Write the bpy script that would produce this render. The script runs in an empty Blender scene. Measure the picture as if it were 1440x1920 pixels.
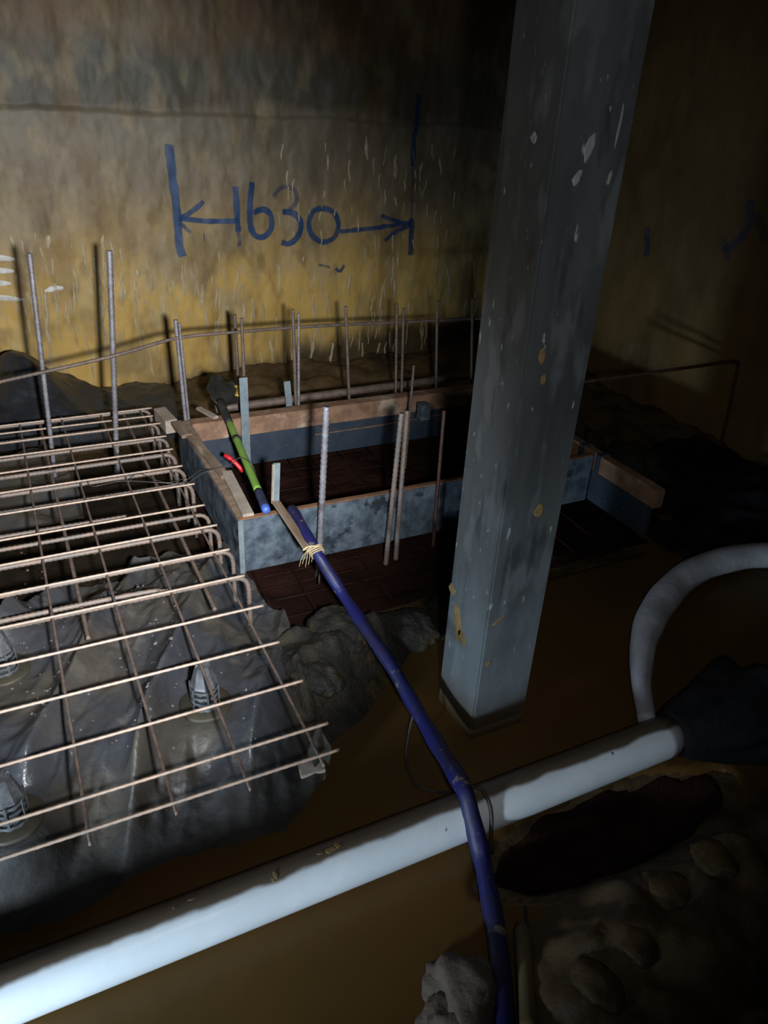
import bpy, bmesh, math, random
from mathutils import Vector, Matrix, noise
random.seed(7)
C = bpy.context.scene
col = C.collection
PI = math.pi

# ------------------------------------------------------------------ camera
H = 1.85                                    # eye height above the mud (metres)
F = 1418.7                                  # focal length in pixels of a 1440x1920 frame
R = ((0.8990362, -0.1745056, 0.40159894),   # world axes seen from the camera (x right, y down, z forward)
     (-0.43518458, -0.45759207, 0.77538628),
     (0.04845924, -0.87187, -0.48733398))
cam_d = bpy.data.cameras.new('camera'); cam = bpy.data.objects.new('camera', cam_d); col.objects.link(cam)
cam_d.sensor_fit = 'VERTICAL'; cam_d.sensor_height = 36; cam_d.lens = 36 * F / 1920
cam_d.clip_start = 0.02
m = Matrix.Identity(4)
for i in range(3):
    m[i][0], m[i][1], m[i][2] = R[i][0], -R[i][1], -R[i][2]
m[2][3] = H
cam.matrix_world = m
C.camera = cam
# ------------------------------------------------------------------ world, lamp, exposure
w = bpy.data.worlds.new('world'); C.world = w; w.use_nodes = True
w.node_tree.nodes['Background'].inputs[0].default_value = (0.85, 0.92, 1.0, 1)
w.node_tree.nodes['Background'].inputs[1].default_value = 0.012
def spot(name, loc, aim, watts, color, cone, soft):
    ld = bpy.data.lights.new(name, 'SPOT'); o = bpy.data.objects.new(name, ld); col.objects.link(o)
    o.location = loc; ld.energy = watts; ld.color = color; ld.shadow_soft_size = soft
    ld.spot_size = math.radians(cone); ld.spot_blend = 1.0
    o.rotation_euler = (Vector(aim) - o.location).to_track_quat('-Z', 'Y').to_euler()
spot('hand_lamp', (0.20, 0.0, H - 0.12), (0.02, 4.9, 0.22), 860, (0.92, 0.96, 1.0), 66, 0.055)      # held beside the eye, beam on the foot of the wall
spot('hand_lamp_fill', (0.20, 0.0, H - 0.12), (1.1, 2.6, 0.75), 37, (0.92, 0.96, 1.0), 104, 0.035)                  # added second spot standing in for spill, aimed towards the column
spot('low_lamp', (-1.45, 0.26, 0.42), (0.62, 1.66, 0.05), 265, (0.66, 0.83, 1.0), 56, 0.11)          # standing low on the left, out of frame
C.view_settings.view_transform = 'Standard'; C.view_settings.look = 'None'
C.view_settings.exposure = 0; C.view_settings.gamma = 1; C.view_settings.use_curve_mapping = False

# ------------------------------------------------------------------ measuring the place: a sight line meets a world plane
def ray(u, v):
    a, b = (u - 720) / F, (v - 960) / F
    return Vector([r[0] * a + r[1] * b + r[2] for r in R])
def onY(u, v, Y): d = ray(u, v); d = d * (Y / d.y); return Vector((d.x, d.y, d.z + H))
def onX(u, v, X): d = ray(u, v); d = d * (X / d.x); return Vector((d.x, d.y, d.z + H))
def onZ(u, v, z): d = ray(u, v); d = d * ((z - H) / d.z); return Vector((d.x, d.y, d.z + H))

# ------------------------------------------------------------------ materials
def mat(name, c1, c2=None, scale=8, rough=0.7, rough2=None, metal=0.0, bump=0.0, bscale=40, stretch=(1,1,1),
        c3=None, scale3=3, thr3=(0.55, 0.65), spec=0.5, bdist=0.01, detail=6, coat=0):
    M = bpy.data.materials.new(name); M.use_nodes = True
    nt = M.node_tree; N = nt.nodes; L = nt.links
    b = N['Principled BSDF']
    b.inputs['Roughness'].default_value = rough; b.inputs['Metallic'].default_value = metal
    b.inputs['Specular IOR Level'].default_value = spec
    b.inputs['Coat Weight'].default_value = coat; b.inputs['Coat Roughness'].default_value = 0.2
    tc = N.new('ShaderNodeTexCoord'); mp = N.new('ShaderNodeMapping'); mp.inputs['Scale'].default_value = stretch
    L.new(tc.outputs['Object'], mp.inputs[0])
    def nz(sc, det=detail):
        n = N.new('ShaderNodeTexNoise'); n.inputs['Scale'].default_value = sc; n.inputs['Detail'].default_value = det
        n.inputs['Roughness'].default_value = 0.62
        L.new(mp.outputs[0], n.inputs['Vector']); return n
    def ramp(src, lo, hi):
        r = N.new('ShaderNodeMapRange'); r.inputs[1].default_value = lo; r.inputs[2].default_value = hi
        r.interpolation_type = 'SMOOTHSTEP'; L.new(src, r.inputs[0]); return r.outputs[0]
    def mix(fac, a, bb):
        x = N.new('ShaderNodeMix'); x.data_type = 'RGBA'; L.new(fac, x.inputs[0])
        for s, v in ((6, a), (7, bb)):
            if isinstance(v, tuple): x.inputs[s].default_value = (*v, 1)
            else: L.new(v, x.inputs[s])
        return x.outputs[2]
    out = c1
    if c2:
        f1 = ramp(nz(scale).outputs[0], 0.35, 0.65)
        out = mix(f1, c1, c2)
        if rough2 is not None:
            mr = N.new('ShaderNodeMapRange'); L.new(f1, mr.inputs[0]); mr.inputs[3].default_value = rough; mr.inputs[4].default_value = rough2
            L.new(mr.outputs[0], b.inputs['Roughness'])
    if c3: out = mix(ramp(nz(scale3, 8).outputs[0], *thr3), out, c3)
    if isinstance(out, tuple): b.inputs['Base Color'].default_value = (*out, 1)
    else: L.new(out, b.inputs['Base Color'])
    if bump:
        bp = N.new('ShaderNodeBump'); bp.inputs['Strength'].default_value = bump; bp.inputs['Distance'].default_value = bdist
        L.new(nz(bscale, 8).outputs[0], bp.inputs['Height']); L.new(bp.outputs[0], b.inputs['Normal'])
    M['_'] = 0
    return M
M = {}
M['rebar'] = mat('rusty_rebar', (0.22, 0.155, 0.12), (0.155, 0.135, 0.12), 22, 0.6, metal=0.25, bump=0.4, bscale=150, bdist=0.002, c3=(0.09, 0.055, 0.04), scale3=9, thr3=(0.56, 0.72))
M['mesh_bar'] = mat('bright_mesh_bar', (0.46, 0.32, 0.235), (0.31, 0.245, 0.20), 12, 0.5, metal=0.2, bump=0.4, bscale=150, bdist=0.002, c3=(0.13, 0.08, 0.05), scale3=8, thr3=(0.6, 0.74))
M['rebar_grey'] = mat('grey_rebar', (0.26, 0.25, 0.27), (0.17, 0.15, 0.16), 22, 0.5, metal=0.35, bump=0.4, bscale=150, bdist=0.002)
M['rebar_dark'] = mat('dark_rebar', (0.10, 0.045, 0.028), (0.05, 0.02, 0.014), 22, 0.65, metal=0.1, bump=0.4, bscale=120, bdist=0.002)
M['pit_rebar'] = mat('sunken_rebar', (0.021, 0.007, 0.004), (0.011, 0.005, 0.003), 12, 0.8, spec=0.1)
M['rust_brown'] = mat('brown_rebar', (0.17, 0.115, 0.09), (0.10, 0.075, 0.06), 22, 0.6, metal=0.2, bump=0.4, bscale=150, bdist=0.002)
M['mud'] = mat('wet_mud', (0.11, 0.070, 0.032), (0.045, 0.031, 0.017), 5, 0.55, 0.35, bump=0.5, bscale=14, bdist=0.02, spec=0.25)
M['water'] = mat('muddy_water', (0.11, 0.056, 0.016), (0.08, 0.046, 0.013), 1.6, 0.3, 0.42, bump=0.08, bscale=5, bdist=0.01, spec=0.2)
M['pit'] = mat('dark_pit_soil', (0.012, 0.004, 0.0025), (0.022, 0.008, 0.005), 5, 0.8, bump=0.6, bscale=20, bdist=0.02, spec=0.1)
M['pit2'] = mat('void_shade_soil', (0.009, 0.006, 0.004), (0.020, 0.013, 0.007), 5, 0.7, bump=0.6, bscale=20, bdist=0.02, spec=0.15)
M['rock'] = mat('mud_smeared_stone', (0.018, 0.017, 0.014), (0.042, 0.035, 0.023), 9, 0.7, 0.5, bump=0.9, bscale=34, bdist=0.02, c3=(0.10, 0.068, 0.02), scale3=7, thr3=(0.57, 0.70), spec=0.3)
M['pipe'] = mat('white_pvc', (0.74, 0.78, 0.80), (0.66, 0.70, 0.72), 5, 0.3, 0.36, bump=0.03, bscale=30, bdist=0.003)
M['hose_white'] = mat('pale_hose', (0.46, 0.46, 0.48), (0.36, 0.36, 0.39), 8, 0.5, bump=0.3, bscale=15, bdist=0.01)
M['blue'] = mat('blue_hose', (0.011, 0.012, 0.095), (0.012, 0.011, 0.045), 7, 0.45, 0.6, bump=0.4, bscale=40, bdist=0.004, c3=(0.16, 0.13, 0.10), scale3=16, thr3=(0.60, 0.68))
M['green'] = mat('green_handle', (0.20, 0.36, 0.055), (0.15, 0.29, 0.05), 12, 0.4, bump=0.1, bscale=60, bdist=0.002)
M['bluecap'] = mat('blue_cap', (0.06, 0.12, 0.42), None, rough=0.35)
M['darkgrip'] = mat('dark_grip', (0.03, 0.035, 0.08), (0.02, 0.02, 0.04), 20, 0.5)
M['steel_dark'] = mat('dark_blade', (0.045, 0.045, 0.042), (0.025, 0.022, 0.02), 12, 0.5, metal=0.3, bump=0.4, bscale=60, bdist=0.002)
M['yellow'] = mat('yellow_paint', (0.55, 0.36, 0.04), (0.40, 0.26, 0.05), 30, 0.5)
M['red'] = mat('red_plastic', (0.55, 0.02, 0.03), None, rough=0.4)
M['timber'] = mat('site_timber', (0.26, 0.18, 0.12), (0.17, 0.115, 0.075), 7, 0.75, bump=0.5, bscale=30, bdist=0.004, stretch=(1, 4, 4), c3=(0.36, 0.30, 0.24), scale3=5, thr3=(0.6, 0.72))
M['timber_orange'] = mat('raw_plywood_edge', (0.25, 0.12, 0.055), (0.16, 0.08, 0.04), 14, 0.75, bump=0.4, bscale=40, bdist=0.003, c3=(0.34, 0.25, 0.17), scale3=6, thr3=(0.58, 0.68))
M['timber_pale'] = mat('pale_lath', (0.36, 0.30, 0.24), (0.27, 0.22, 0.17), 14, 0.75, bump=0.3, bscale=40, bdist=0.003)
M['timber_stain'] = mat('stained_timber', (0.30, 0.17, 0.10), (0.17, 0.09, 0.055), 9, 0.7, bump=0.5, bscale=30, bdist=0.004, c3=(0.42, 0.32, 0.24), scale3=5, thr3=(0.52, 0.68))
M['panel'] = mat('smeared_form_panel', (0.055, 0.072, 0.095), (0.15, 0.19, 0.225), 13, 0.45, 0.5, metal=0.25, bump=0.6, bscale=34, bdist=0.006, c3=(0.035, 0.042, 0.052), scale3=9, thr3=(0.56, 0.64))
M['panel_blue'] = mat('dark_blue_form_panel', (0.022, 0.035, 0.055), (0.035, 0.045, 0.06), 6, 0.5, 0.6, bump=0.4, bscale=25, bdist=0.005, c3=(0.10, 0.12, 0.17), scale3=14, thr3=(0.66, 0.72))
M['galv'] = mat('galvanised_strip', (0.26, 0.31, 0.33), (0.19, 0.23, 0.25), 20, 0.45, metal=0.35, bump=0.3, bscale=60, bdist=0.002)
M['black_plastic'] = mat('black_plastic', (0.014, 0.015, 0.018), (0.03, 0.032, 0.036), 6, 0.28, 0.5, bump=0.5, bscale=12, bdist=0.02)
M['dull_black'] = mat('dull_black_plastic', (0.003, 0.003, 0.004), (0.006, 0.006, 0.007), 6, 0.7, 0.8, bump=0.5, bscale=12, bdist=0.02, spec=0.2)
M['bottle'] = mat('grey_plastic', (0.10, 0.105, 0.11), (0.05, 0.05, 0.053), 40, 0.28, 0.4)
M['wire'] = mat('tie_wire', (0.09, 0.08, 0.075), None, rough=0.5, metal=0.5)
M['cord'] = mat('raffia_cord', (0.52, 0.40, 0.22), (0.40, 0.30, 0.16), 60, 0.8)
M['cable'] = mat('muddy_cable', (0.05, 0.04, 0.03), (0.03, 0.024, 0.02), 20, 0.6)
M['stone'] = mat('pale_stone', (0.11, 0.08, 0.055), (0.07, 0.052, 0.035), 7, 0.8, bump=0.7, bscale=25, bdist=0.015)
M['tan'] = mat('tan_pvc_stub', (0.12, 0.085, 0.035), (0.09, 0.065, 0.03), 8, 0.6)
M['crumb'] = mat('pale_grit', (0.16, 0.15, 0.135), (0.07, 0.06, 0.05), 30, 0.6)
M['lime'] = mat('lime_runs', (0.40, 0.33, 0.21), (0.30, 0.23, 0.12), 12, 0.45, 0.6, bump=0.3, bscale=60, bdist=0.002)
M['white_mark'] = mat('white_paint', (0.62, 0.60, 0.55), (0.45, 0.43, 0.38), 30, 0.6)
M['white_smear'] = mat('pale_smear', (0.34, 0.34, 0.33), (0.24, 0.24, 0.23), 30, 0.6)
M['ochre'] = mat('ochre_mud', (0.25, 0.16, 0.055), (0.15, 0.10, 0.045), 30, 0.75)

def wall_material():
    X = bpy.data.materials.new('seepage_stained_wall'); X.use_nodes = True
    N = X.node_tree.nodes; L = X.node_tree.links; b = N['Principled BSDF']
    b.inputs['Roughness'].default_value = 0.55; b.inputs['Specular IOR Level'].default_value = 0.3
    tc = N.new('ShaderNodeTexCoord'); sp = N.new('ShaderNodeSeparateXYZ'); L.new(tc.outputs['Object'], sp.inputs[0])
    def noise_(scale, st, det=7):
        mp = N.new('ShaderNodeMapping'); mp.inputs['Scale'].default_value = st; L.new(tc.outputs['Object'], mp.inputs[0])
        n = N.new('ShaderNodeTexNoise'); n.inputs['Scale'].default_value = scale; n.inputs['Detail'].default_value = det
        L.new(mp.outputs[0], n.inputs['Vector']); return n.outputs[0]
    def ma(op, a, b_):
        n = N.new('ShaderNodeMath'); n.operation = op
        for s, v in ((0, a), (1, b_)):
            if isinstance(v, (int, float)): n.inputs[s].default_value = v
            else: L.new(v, n.inputs[s])
        return n.outputs[0]
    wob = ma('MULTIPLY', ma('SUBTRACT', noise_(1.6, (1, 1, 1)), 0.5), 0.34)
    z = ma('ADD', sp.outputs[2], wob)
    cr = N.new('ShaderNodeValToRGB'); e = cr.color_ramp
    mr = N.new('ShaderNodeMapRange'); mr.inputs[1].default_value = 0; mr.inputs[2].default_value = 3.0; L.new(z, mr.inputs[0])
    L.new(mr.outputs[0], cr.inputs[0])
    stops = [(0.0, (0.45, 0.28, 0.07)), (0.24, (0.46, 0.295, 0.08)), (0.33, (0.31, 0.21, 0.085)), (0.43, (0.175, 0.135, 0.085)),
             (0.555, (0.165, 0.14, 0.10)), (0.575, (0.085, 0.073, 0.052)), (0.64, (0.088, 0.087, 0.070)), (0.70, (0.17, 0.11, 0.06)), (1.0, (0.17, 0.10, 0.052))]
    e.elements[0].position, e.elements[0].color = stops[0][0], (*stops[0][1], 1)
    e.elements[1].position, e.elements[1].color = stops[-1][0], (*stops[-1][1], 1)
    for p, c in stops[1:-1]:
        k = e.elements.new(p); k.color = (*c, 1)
    # brown rust stains, stretched downwards
    st = noise_(5.0, (1, 1, 0.22))
    r1 = N.new('ShaderNodeMapRange'); r1.interpolation_type = 'SMOOTHSTEP'; r1.inputs[1].default_value = 0.48; r1.inputs[2].default_value = 0.68; L.new(st, r1.inputs[0])
    mx = N.new('ShaderNodeMix'); mx.data_type = 'RGBA'; L.new(ma('MULTIPLY', r1.outputs[0], 0.55), mx.inputs[0]); L.new(cr.outputs[0], mx.inputs[6]); mx.inputs[7].default_value = (0.14, 0.078, 0.026, 1)
    # pale cement bloom
    st2 = noise_(2.6, (1, 1, 0.8))
    r2 = N.new('ShaderNodeMapRange'); r2.interpolation_type = 'SMOOTHSTEP'; r2.inputs[1].default_value = 0.52; r2.inputs[2].default_value = 0.72; L.new(st2, r2.inputs[0])
    mx2 = N.new('ShaderNodeMix'); mx2.data_type = 'RGBA'; L.new(ma('MULTIPLY', r2.outputs[0], 0.5), mx2.inputs[0]); L.new(mx.outputs[2], mx2.inputs[6]); mx2.inputs[7].default_value = (0.26, 0.22, 0.15, 1)
    def blot(src, lo, hi, k, colr, prev):
        r_ = N.new('ShaderNodeMapRange'); r_.interpolation_type = 'SMOOTHSTEP'; r_.inputs[1].default_value = lo; r_.inputs[2].default_value = hi; L.new(src, r_.inputs[0])
        q = N.new('ShaderNodeMix'); q.data_type = 'RGBA'; L.new(ma('MULTIPLY', r_.outputs[0], k), q.inputs[0]); L.new(prev, q.inputs[6]); q.inputs[7].default_value = (*colr, 1); return q
    mx2 = blot(noise_(2.9, (1, 1, 0.8), 4), 0.46, 0.66, 0.55, (0.105, 0.082, 0.052), mx2.outputs[2])
    mx2 = blot(noise_(7.0, (1, 1, 0.55), 3.5), 0.52, 0.68, 0.35, (0.34, 0.26, 0.14), mx2.outputs[2])
    mx2 = blot(noise_(10.0, (1, 1, 0.45), 3.5), 0.54, 0.70, 0.42, (0.10, 0.062, 0.026), mx2.outputs[2])
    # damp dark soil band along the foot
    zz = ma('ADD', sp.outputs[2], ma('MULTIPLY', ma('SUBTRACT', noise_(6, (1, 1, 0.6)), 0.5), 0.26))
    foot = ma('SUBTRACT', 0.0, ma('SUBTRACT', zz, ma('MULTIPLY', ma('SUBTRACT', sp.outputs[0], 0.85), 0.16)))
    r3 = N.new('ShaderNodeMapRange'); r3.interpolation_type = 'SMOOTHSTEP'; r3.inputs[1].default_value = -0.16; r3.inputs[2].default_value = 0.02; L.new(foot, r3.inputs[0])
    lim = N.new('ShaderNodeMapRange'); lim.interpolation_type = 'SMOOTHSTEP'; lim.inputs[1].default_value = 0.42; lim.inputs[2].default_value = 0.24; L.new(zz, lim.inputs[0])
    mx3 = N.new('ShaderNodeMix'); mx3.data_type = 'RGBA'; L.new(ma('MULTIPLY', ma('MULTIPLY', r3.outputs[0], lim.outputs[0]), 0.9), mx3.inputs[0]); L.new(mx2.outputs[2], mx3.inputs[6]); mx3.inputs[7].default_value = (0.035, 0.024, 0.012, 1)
    L.new(mx3.outputs[2], b.inputs['Base Color'])
    bp = N.new('ShaderNodeBump'); bp.inputs['Strength'].default_value = 0.5; bp.inputs['Distance'].default_value = 0.012
    L.new(noise_(13, (1, 1, 0.6), 5), bp.inputs['Height']); L.new(bp.outputs[0], b.inputs['Normal'])
    return X
M['wall'] = wall_material()

M['wall_brown'] = mat('dark_brown_wall', (0.15, 0.095, 0.032), (0.085, 0.055, 0.02), 2.2, 0.6, bump=0.6, bscale=14, bdist=0.012, stretch=(1, 1, 0.5), c3=(0.17, 0.14, 0.09), scale3=3, thr3=(0.62, 0.75))  # right wall, darker and browner than the back wall

def plastic_material():
    X = bpy.data.materials.new('muddy_black_sheeting'); X.use_nodes = True
    N = X.node_tree.nodes; L = X.node_tree.links; b = N['Principled BSDF']
    tc = N.new('ShaderNodeTexCoord')
    def nz(s, d=7):
        n = N.new('ShaderNodeTexNoise'); n.inputs['Scale'].default_value = s; n.inputs['Detail'].default_value = d; L.new(tc.outputs['Object'], n.inputs['Vector']); return n.outputs[0]
    def rg(src, lo, hi, a=0., c=1.):
        r = N.new('ShaderNodeMapRange'); r.interpolation_type = 'SMOOTHSTEP'; L.new(src, r.inputs[0])
        for i, v in enumerate((lo, hi, a, c)): r.inputs[i + 1].default_value = v
        return r.outputs[0]
    def mx(f, a, c):
        x = N.new('ShaderNodeMix'); x.data_type = 'RGBA'; L.new(f, x.inputs[0])
        for s, v in ((6, a), (7, c)):
            if isinstance(v, tuple): x.inputs[s].default_value = (*v, 1)
            else: L.new(v, x.inputs[s])
        return x.outputs[2]
    mud = rg(nz(3.2), 0.42, 0.62)
    c = mx(mud, (0.044, 0.045, 0.050), (0.062, 0.053, 0.042))
    c = mx(rg(nz(7, 9), 0.60, 0.72), c, (0.095, 0.088, 0.078))
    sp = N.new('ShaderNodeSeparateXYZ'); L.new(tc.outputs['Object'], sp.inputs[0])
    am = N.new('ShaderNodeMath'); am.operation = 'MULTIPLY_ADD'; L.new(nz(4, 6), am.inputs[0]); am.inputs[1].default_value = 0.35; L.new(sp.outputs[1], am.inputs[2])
    c = mx(rg(am.outputs[0], 1.80, 1.58, 0, 0.9), c, (0.012, 0.009, 0.006))   # shade behind the pipe painted dark over the front hem
    L.new(c, b.inputs['Base Color'])
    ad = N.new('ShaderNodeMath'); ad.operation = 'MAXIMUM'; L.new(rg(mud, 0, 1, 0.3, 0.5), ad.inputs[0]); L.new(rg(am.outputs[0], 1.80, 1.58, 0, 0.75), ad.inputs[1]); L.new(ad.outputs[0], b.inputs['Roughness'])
    b.inputs['Specular IOR Level'].default_value = 0.5
    bp = N.new('ShaderNodeBump'); bp.inputs['Strength'].default_value = 0.5; bp.inputs['Distance'].default_value = 0.01
    L.new(nz(24, 9), bp.inputs['Height']); L.new(bp.outputs[0], b.inputs['Normal'])
    return X
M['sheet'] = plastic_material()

def column_material():
    X = bpy.data.materials.new('galvanised_column_skin'); X.use_nodes = True
    N = X.node_tree.nodes; L = X.node_tree.links; b = N['Principled BSDF']
    tc = N.new('ShaderNodeTexCoord'); sp = N.new('ShaderNodeSeparateXYZ'); L.new(tc.outputs['Object'], sp.inputs[0])
    def nz(s, st=(1, 1, 1), d=7):
        mp = N.new('ShaderNodeMapping'); mp.inputs['Scale'].default_value = st; L.new(tc.outputs['Object'], mp.inputs[0])
        n = N.new('ShaderNodeTexNoise'); n.inputs['Scale'].default_value = s; n.inputs['Detail'].default_value = d; L.new(mp.outputs[0], n.inputs['Vector']); return n.outputs[0]
    def rg(src, lo, hi, a=0., c=1.):
        r = N.new('ShaderNodeMapRange'); r.interpolation_type = 'SMOOTHSTEP'; L.new(src, r.inputs[0])
        for i, v in enumerate((lo, hi, a, c)): r.inputs[i + 1].default_value = v
        return r.outputs[0]
    def mx(f, a, c):
        x = N.new('ShaderNodeMix'); x.data_type = 'RGBA'; L.new(f, x.inputs[0])
        for s, v in ((6, a), (7, c)):
            if isinstance(v, tuple): x.inputs[s].default_value = (*v, 1)
            else: L.new(v, x.inputs[s])
        return x.outputs[2]
    c = mx(rg(nz(6, (1, 1, 0.35)), 0.35, 0.65), (0.105, 0.112, 0.113), (0.06, 0.066, 0.067))
    c = mx(rg(nz(12, (1, 1, 0.35), 9), 0.50, 0.64, 0, 0.8), c, (0.155, 0.168, 0.172))
    c = mx(rg(nz(17, (1, 1, 0.22), 8), 0.55, 0.66, 0, 0.75), c, (0.042, 0.046, 0.047))
    c = mx(rg(nz(46, (1, 1, 0.35), 3), 0.66, 0.72), c, (0.34, 0.37, 0.38))
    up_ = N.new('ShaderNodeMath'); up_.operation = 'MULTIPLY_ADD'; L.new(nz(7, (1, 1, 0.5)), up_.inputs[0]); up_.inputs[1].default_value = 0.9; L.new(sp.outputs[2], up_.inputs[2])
    c = mx(rg(up_.outputs[0], 1.15, 0.65, 0.0, 0.62), c, (0.21, 0.235, 0.245))  # paler low down: lamp light at the base painted into the colour
    a = N.new('ShaderNodeMath'); a.operation = 'MULTIPLY_ADD'; L.new(nz(5), a.inputs[0]); a.inputs[1].default_value = 0.16; L.new(sp.outputs[2], a.inputs[2])
    c = mx(rg(a.outputs[0], 0.30, 0.10), c, (0.07, 0.046, 0.022))
    L.new(c, b.inputs['Base Color']); b.inputs['Metallic'].default_value = 0.2
    b.inputs['Roughness'].default_value = 0.5
    bp = N.new('ShaderNodeBump'); bp.inputs['Strength'].default_value = 0.35; bp.inputs['Distance'].default_value = 0.004
    L.new(nz(30), bp.inputs['Height']); L.new(bp.outputs[0], b.inputs['Normal'])
    return X
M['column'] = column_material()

def pipe_material():
    # white PVC with silt settled in a ragged layer on its crown, and a few ochre splashes
    X = M['pipe'].copy(); X.name = 'silted_white_pvc'
    N = X.node_tree.nodes; L = X.node_tree.links; b = N['Principled BSDF']
    old = b.inputs['Base Color'].links[0].from_socket
    tc = N.new('ShaderNodeTexCoord'); sp = N.new('ShaderNodeSeparateXYZ'); L.new(tc.outputs['Object'], sp.inputs[0])
    n = N.new('ShaderNodeTexNoise'); n.inputs['Scale'].default_value = 9; n.inputs['Detail'].default_value = 9; L.new(tc.outputs['Object'], n.inputs['Vector'])
    # position round the pipe: z high and y to the back (local axis = x)
    a = N.new('ShaderNodeMath'); a.operation = 'MULTIPLY_ADD'; L.new(sp.outputs[1], a.inputs[0]); a.inputs[1].default_value = 0.9; L.new(sp.outputs[2], a.inputs[2])
    q = N.new('ShaderNodeMath'); q.operation = 'MULTIPLY_ADD'; L.new(n.outputs[0], q.inputs[0]); q.inputs[1].default_value = 0.035; L.new(a.outputs[0], q.inputs[2])
    s = N.new('ShaderNodeMapRange'); s.interpolation_type = 'SMOOTHSTEP'; L.new(q.outputs[0], s.inputs[0]); s.inputs[1].default_value = 0.056; s.inputs[2].default_value = 0.074
    mx = N.new('ShaderNodeMix'); mx.data_type = 'RGBA'; L.new(s.outputs[0], mx.inputs[0]); L.new(old, mx.inputs[6]); mx.inputs[7].default_value = (0.115, 0.085, 0.06, 1)
    n2 = N.new('ShaderNodeTexNoise'); n2.inputs['Scale'].default_value = 30; n2.inputs['Detail'].default_value = 6; L.new(tc.outputs['Object'], n2.inputs['Vector'])
    s2 = N.new('ShaderNodeMapRange'); L.new(n2.outputs[0], s2.inputs[0]); s2.inputs[1].default_value = 0.74; s2.inputs[2].default_value = 0.77
    mx2 = N.new('ShaderNodeMix'); mx2.data_type = 'RGBA'; L.new(s2.outputs[0], mx2.inputs[0]); L.new(mx.outputs[2], mx2.inputs[6]); mx2.inputs[7].default_value = (0.16, 0.14, 0.13, 1)
    L.new(mx2.outputs[2], b.inputs['Base Color'])
    return X
M['pipe_dirty'] = pipe_material()

def blue_paint():
    X = bpy.data.materials.new('blue_spray_paint'); X.use_nodes = True
    N = X.node_tree.nodes; L = X.node_tree.links; b = N['Principled BSDF']
    b.inputs['Base Color'].default_value = (0.008, 0.045, 0.135, 1); b.inputs['Roughness'].default_value = 0.55
    at = N.new('ShaderNodeAttribute'); at.attribute_name = 'cover'
    tc = N.new('ShaderNodeTexCoord'); n = N.new('ShaderNodeTexNoise'); n.inputs['Scale'].default_value = 26; n.inputs['Detail'].default_value = 6
    L.new(tc.outputs['Object'], n.inputs['Vector'])
    a = N.new('ShaderNodeMath'); a.operation = 'MULTIPLY_ADD'; L.new(n.outputs[0], a.inputs[0]); a.inputs[1].default_value = 1.1; L.new(at.outputs['Fac'], a.inputs[2])
    r = N.new('ShaderNodeMapRange'); L.new(a.outputs[0], r.inputs[0]); r.inputs[1].default_value = 0.62; r.inputs[2].default_value = 1.60; r.inputs[4].default_value = 0.93
    L.new(r.outputs[0], b.inputs['Alpha'])
    return X
M['blue_paint'] = blue_paint()

# ------------------------------------------------------------------ helpers
def link(o, parent=None):
    col.objects.link(o)
    if parent: o.parent = parent
    return o
def obj(name, verts, faces, material, parent=None, smooth=False):
    me = bpy.data.meshes.new(name); me.from_pydata([tuple(v) for v in verts], [], faces); me.update()
    me.materials.append(material)
    if smooth: me.polygons.foreach_set('use_smooth', [True] * len(me.polygons))
    return link(bpy.data.objects.new(name, me), parent)
def tag(o, label, cat, group=None, kind=None):
    o['label'] = label; o['category'] = cat
    if group: o['group'] = group
    if kind: o['kind'] = kind
    return o
def thing(name, label, cat, loc=(0, 0, 0), group=None):
    o = link(bpy.data.objects.new(name, None)); o.location = loc; o.empty_display_size = 0.05
    return tag(o, label, cat, group)
def rel(o, pts): return [Vector(p) - o.location for p in pts]

def catmull(pts, step=0.02):
    pts = [Vector(p) for p in pts]
    if len(pts) == 2: n = max(2, int((pts[1] - pts[0]).length / step)); return [pts[0].lerp(pts[1], i / n) for i in range(n + 1)]
    out = []
    P = [pts[0] * 2 - pts[1]] + pts + [pts[-1] * 2 - pts[-2]]
    for i in range(1, len(P) - 2):
        n = max(2, int((P[i + 1] - P[i]).length / step))
        for k in range(n):
            t = k / n; t2, t3 = t * t, t * t * t
            out.append(0.5 * ((2 * P[i]) + (P[i + 1] - P[i - 1]) * t + (2 * P[i - 1] - 5 * P[i] + 4 * P[i + 1] - P[i + 2]) * t2 + (3 * P[i] - P[i - 1] - 3 * P[i + 1] + P[i + 2]) * t3))
    out.append(pts[-1]); return out
def tube_data(path, rad, seg=10, cap=True, flat=1.0, ref=None):
    """path: points; rad: number or f(i, n) ; flat squashes the section along its second axis"""
    vs, fs = [], []; n = len(path); prev = None
    for i, p in enumerate(path):
        t = (path[min(i + 1, n - 1)] - path[max(i - 1, 0)]).normalized()
        if prev is None:
            up = ref or (Vector((0, 0, 1)) if abs(t.z) < 0.9 else Vector((1, 0, 0)))
            s = t.cross(up).normalized()
        else: s = (prev - t * prev.dot(t)).normalized()
        prev = s; b = t.cross(s)
        r = rad(i, n) if callable(rad) else rad
        for k in range(seg):
            a = 2 * PI * k / seg
            vs.append(p + s * (math.cos(a) * r) + b * (math.sin(a) * r * flat))
    for i in range(n - 1):
        for k in range(seg):
            a, b_ = i * seg + k, i * seg + (k + 1) % seg
            fs.append((a, b_, b_ + seg, a + seg))
    if cap: fs.append(tuple(range(seg - 1, -1, -1))); fs.append(tuple((n - 1) * seg + k for k in range(seg)))
    return vs, fs
def tube(name, pts, rad, material, parent=None, seg=10, step=0.02, cap=True, flat=1.0, ref=None):
    v, f = tube_data(catmull(pts, step), rad, seg, cap, flat, ref)
    return obj(name, v, f, material, parent, smooth=True)
def rib(r, every=2, amt=0.13): return lambda i, n: r * (1 + (amt if i % every == 0 else -amt * 0.6))
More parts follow.
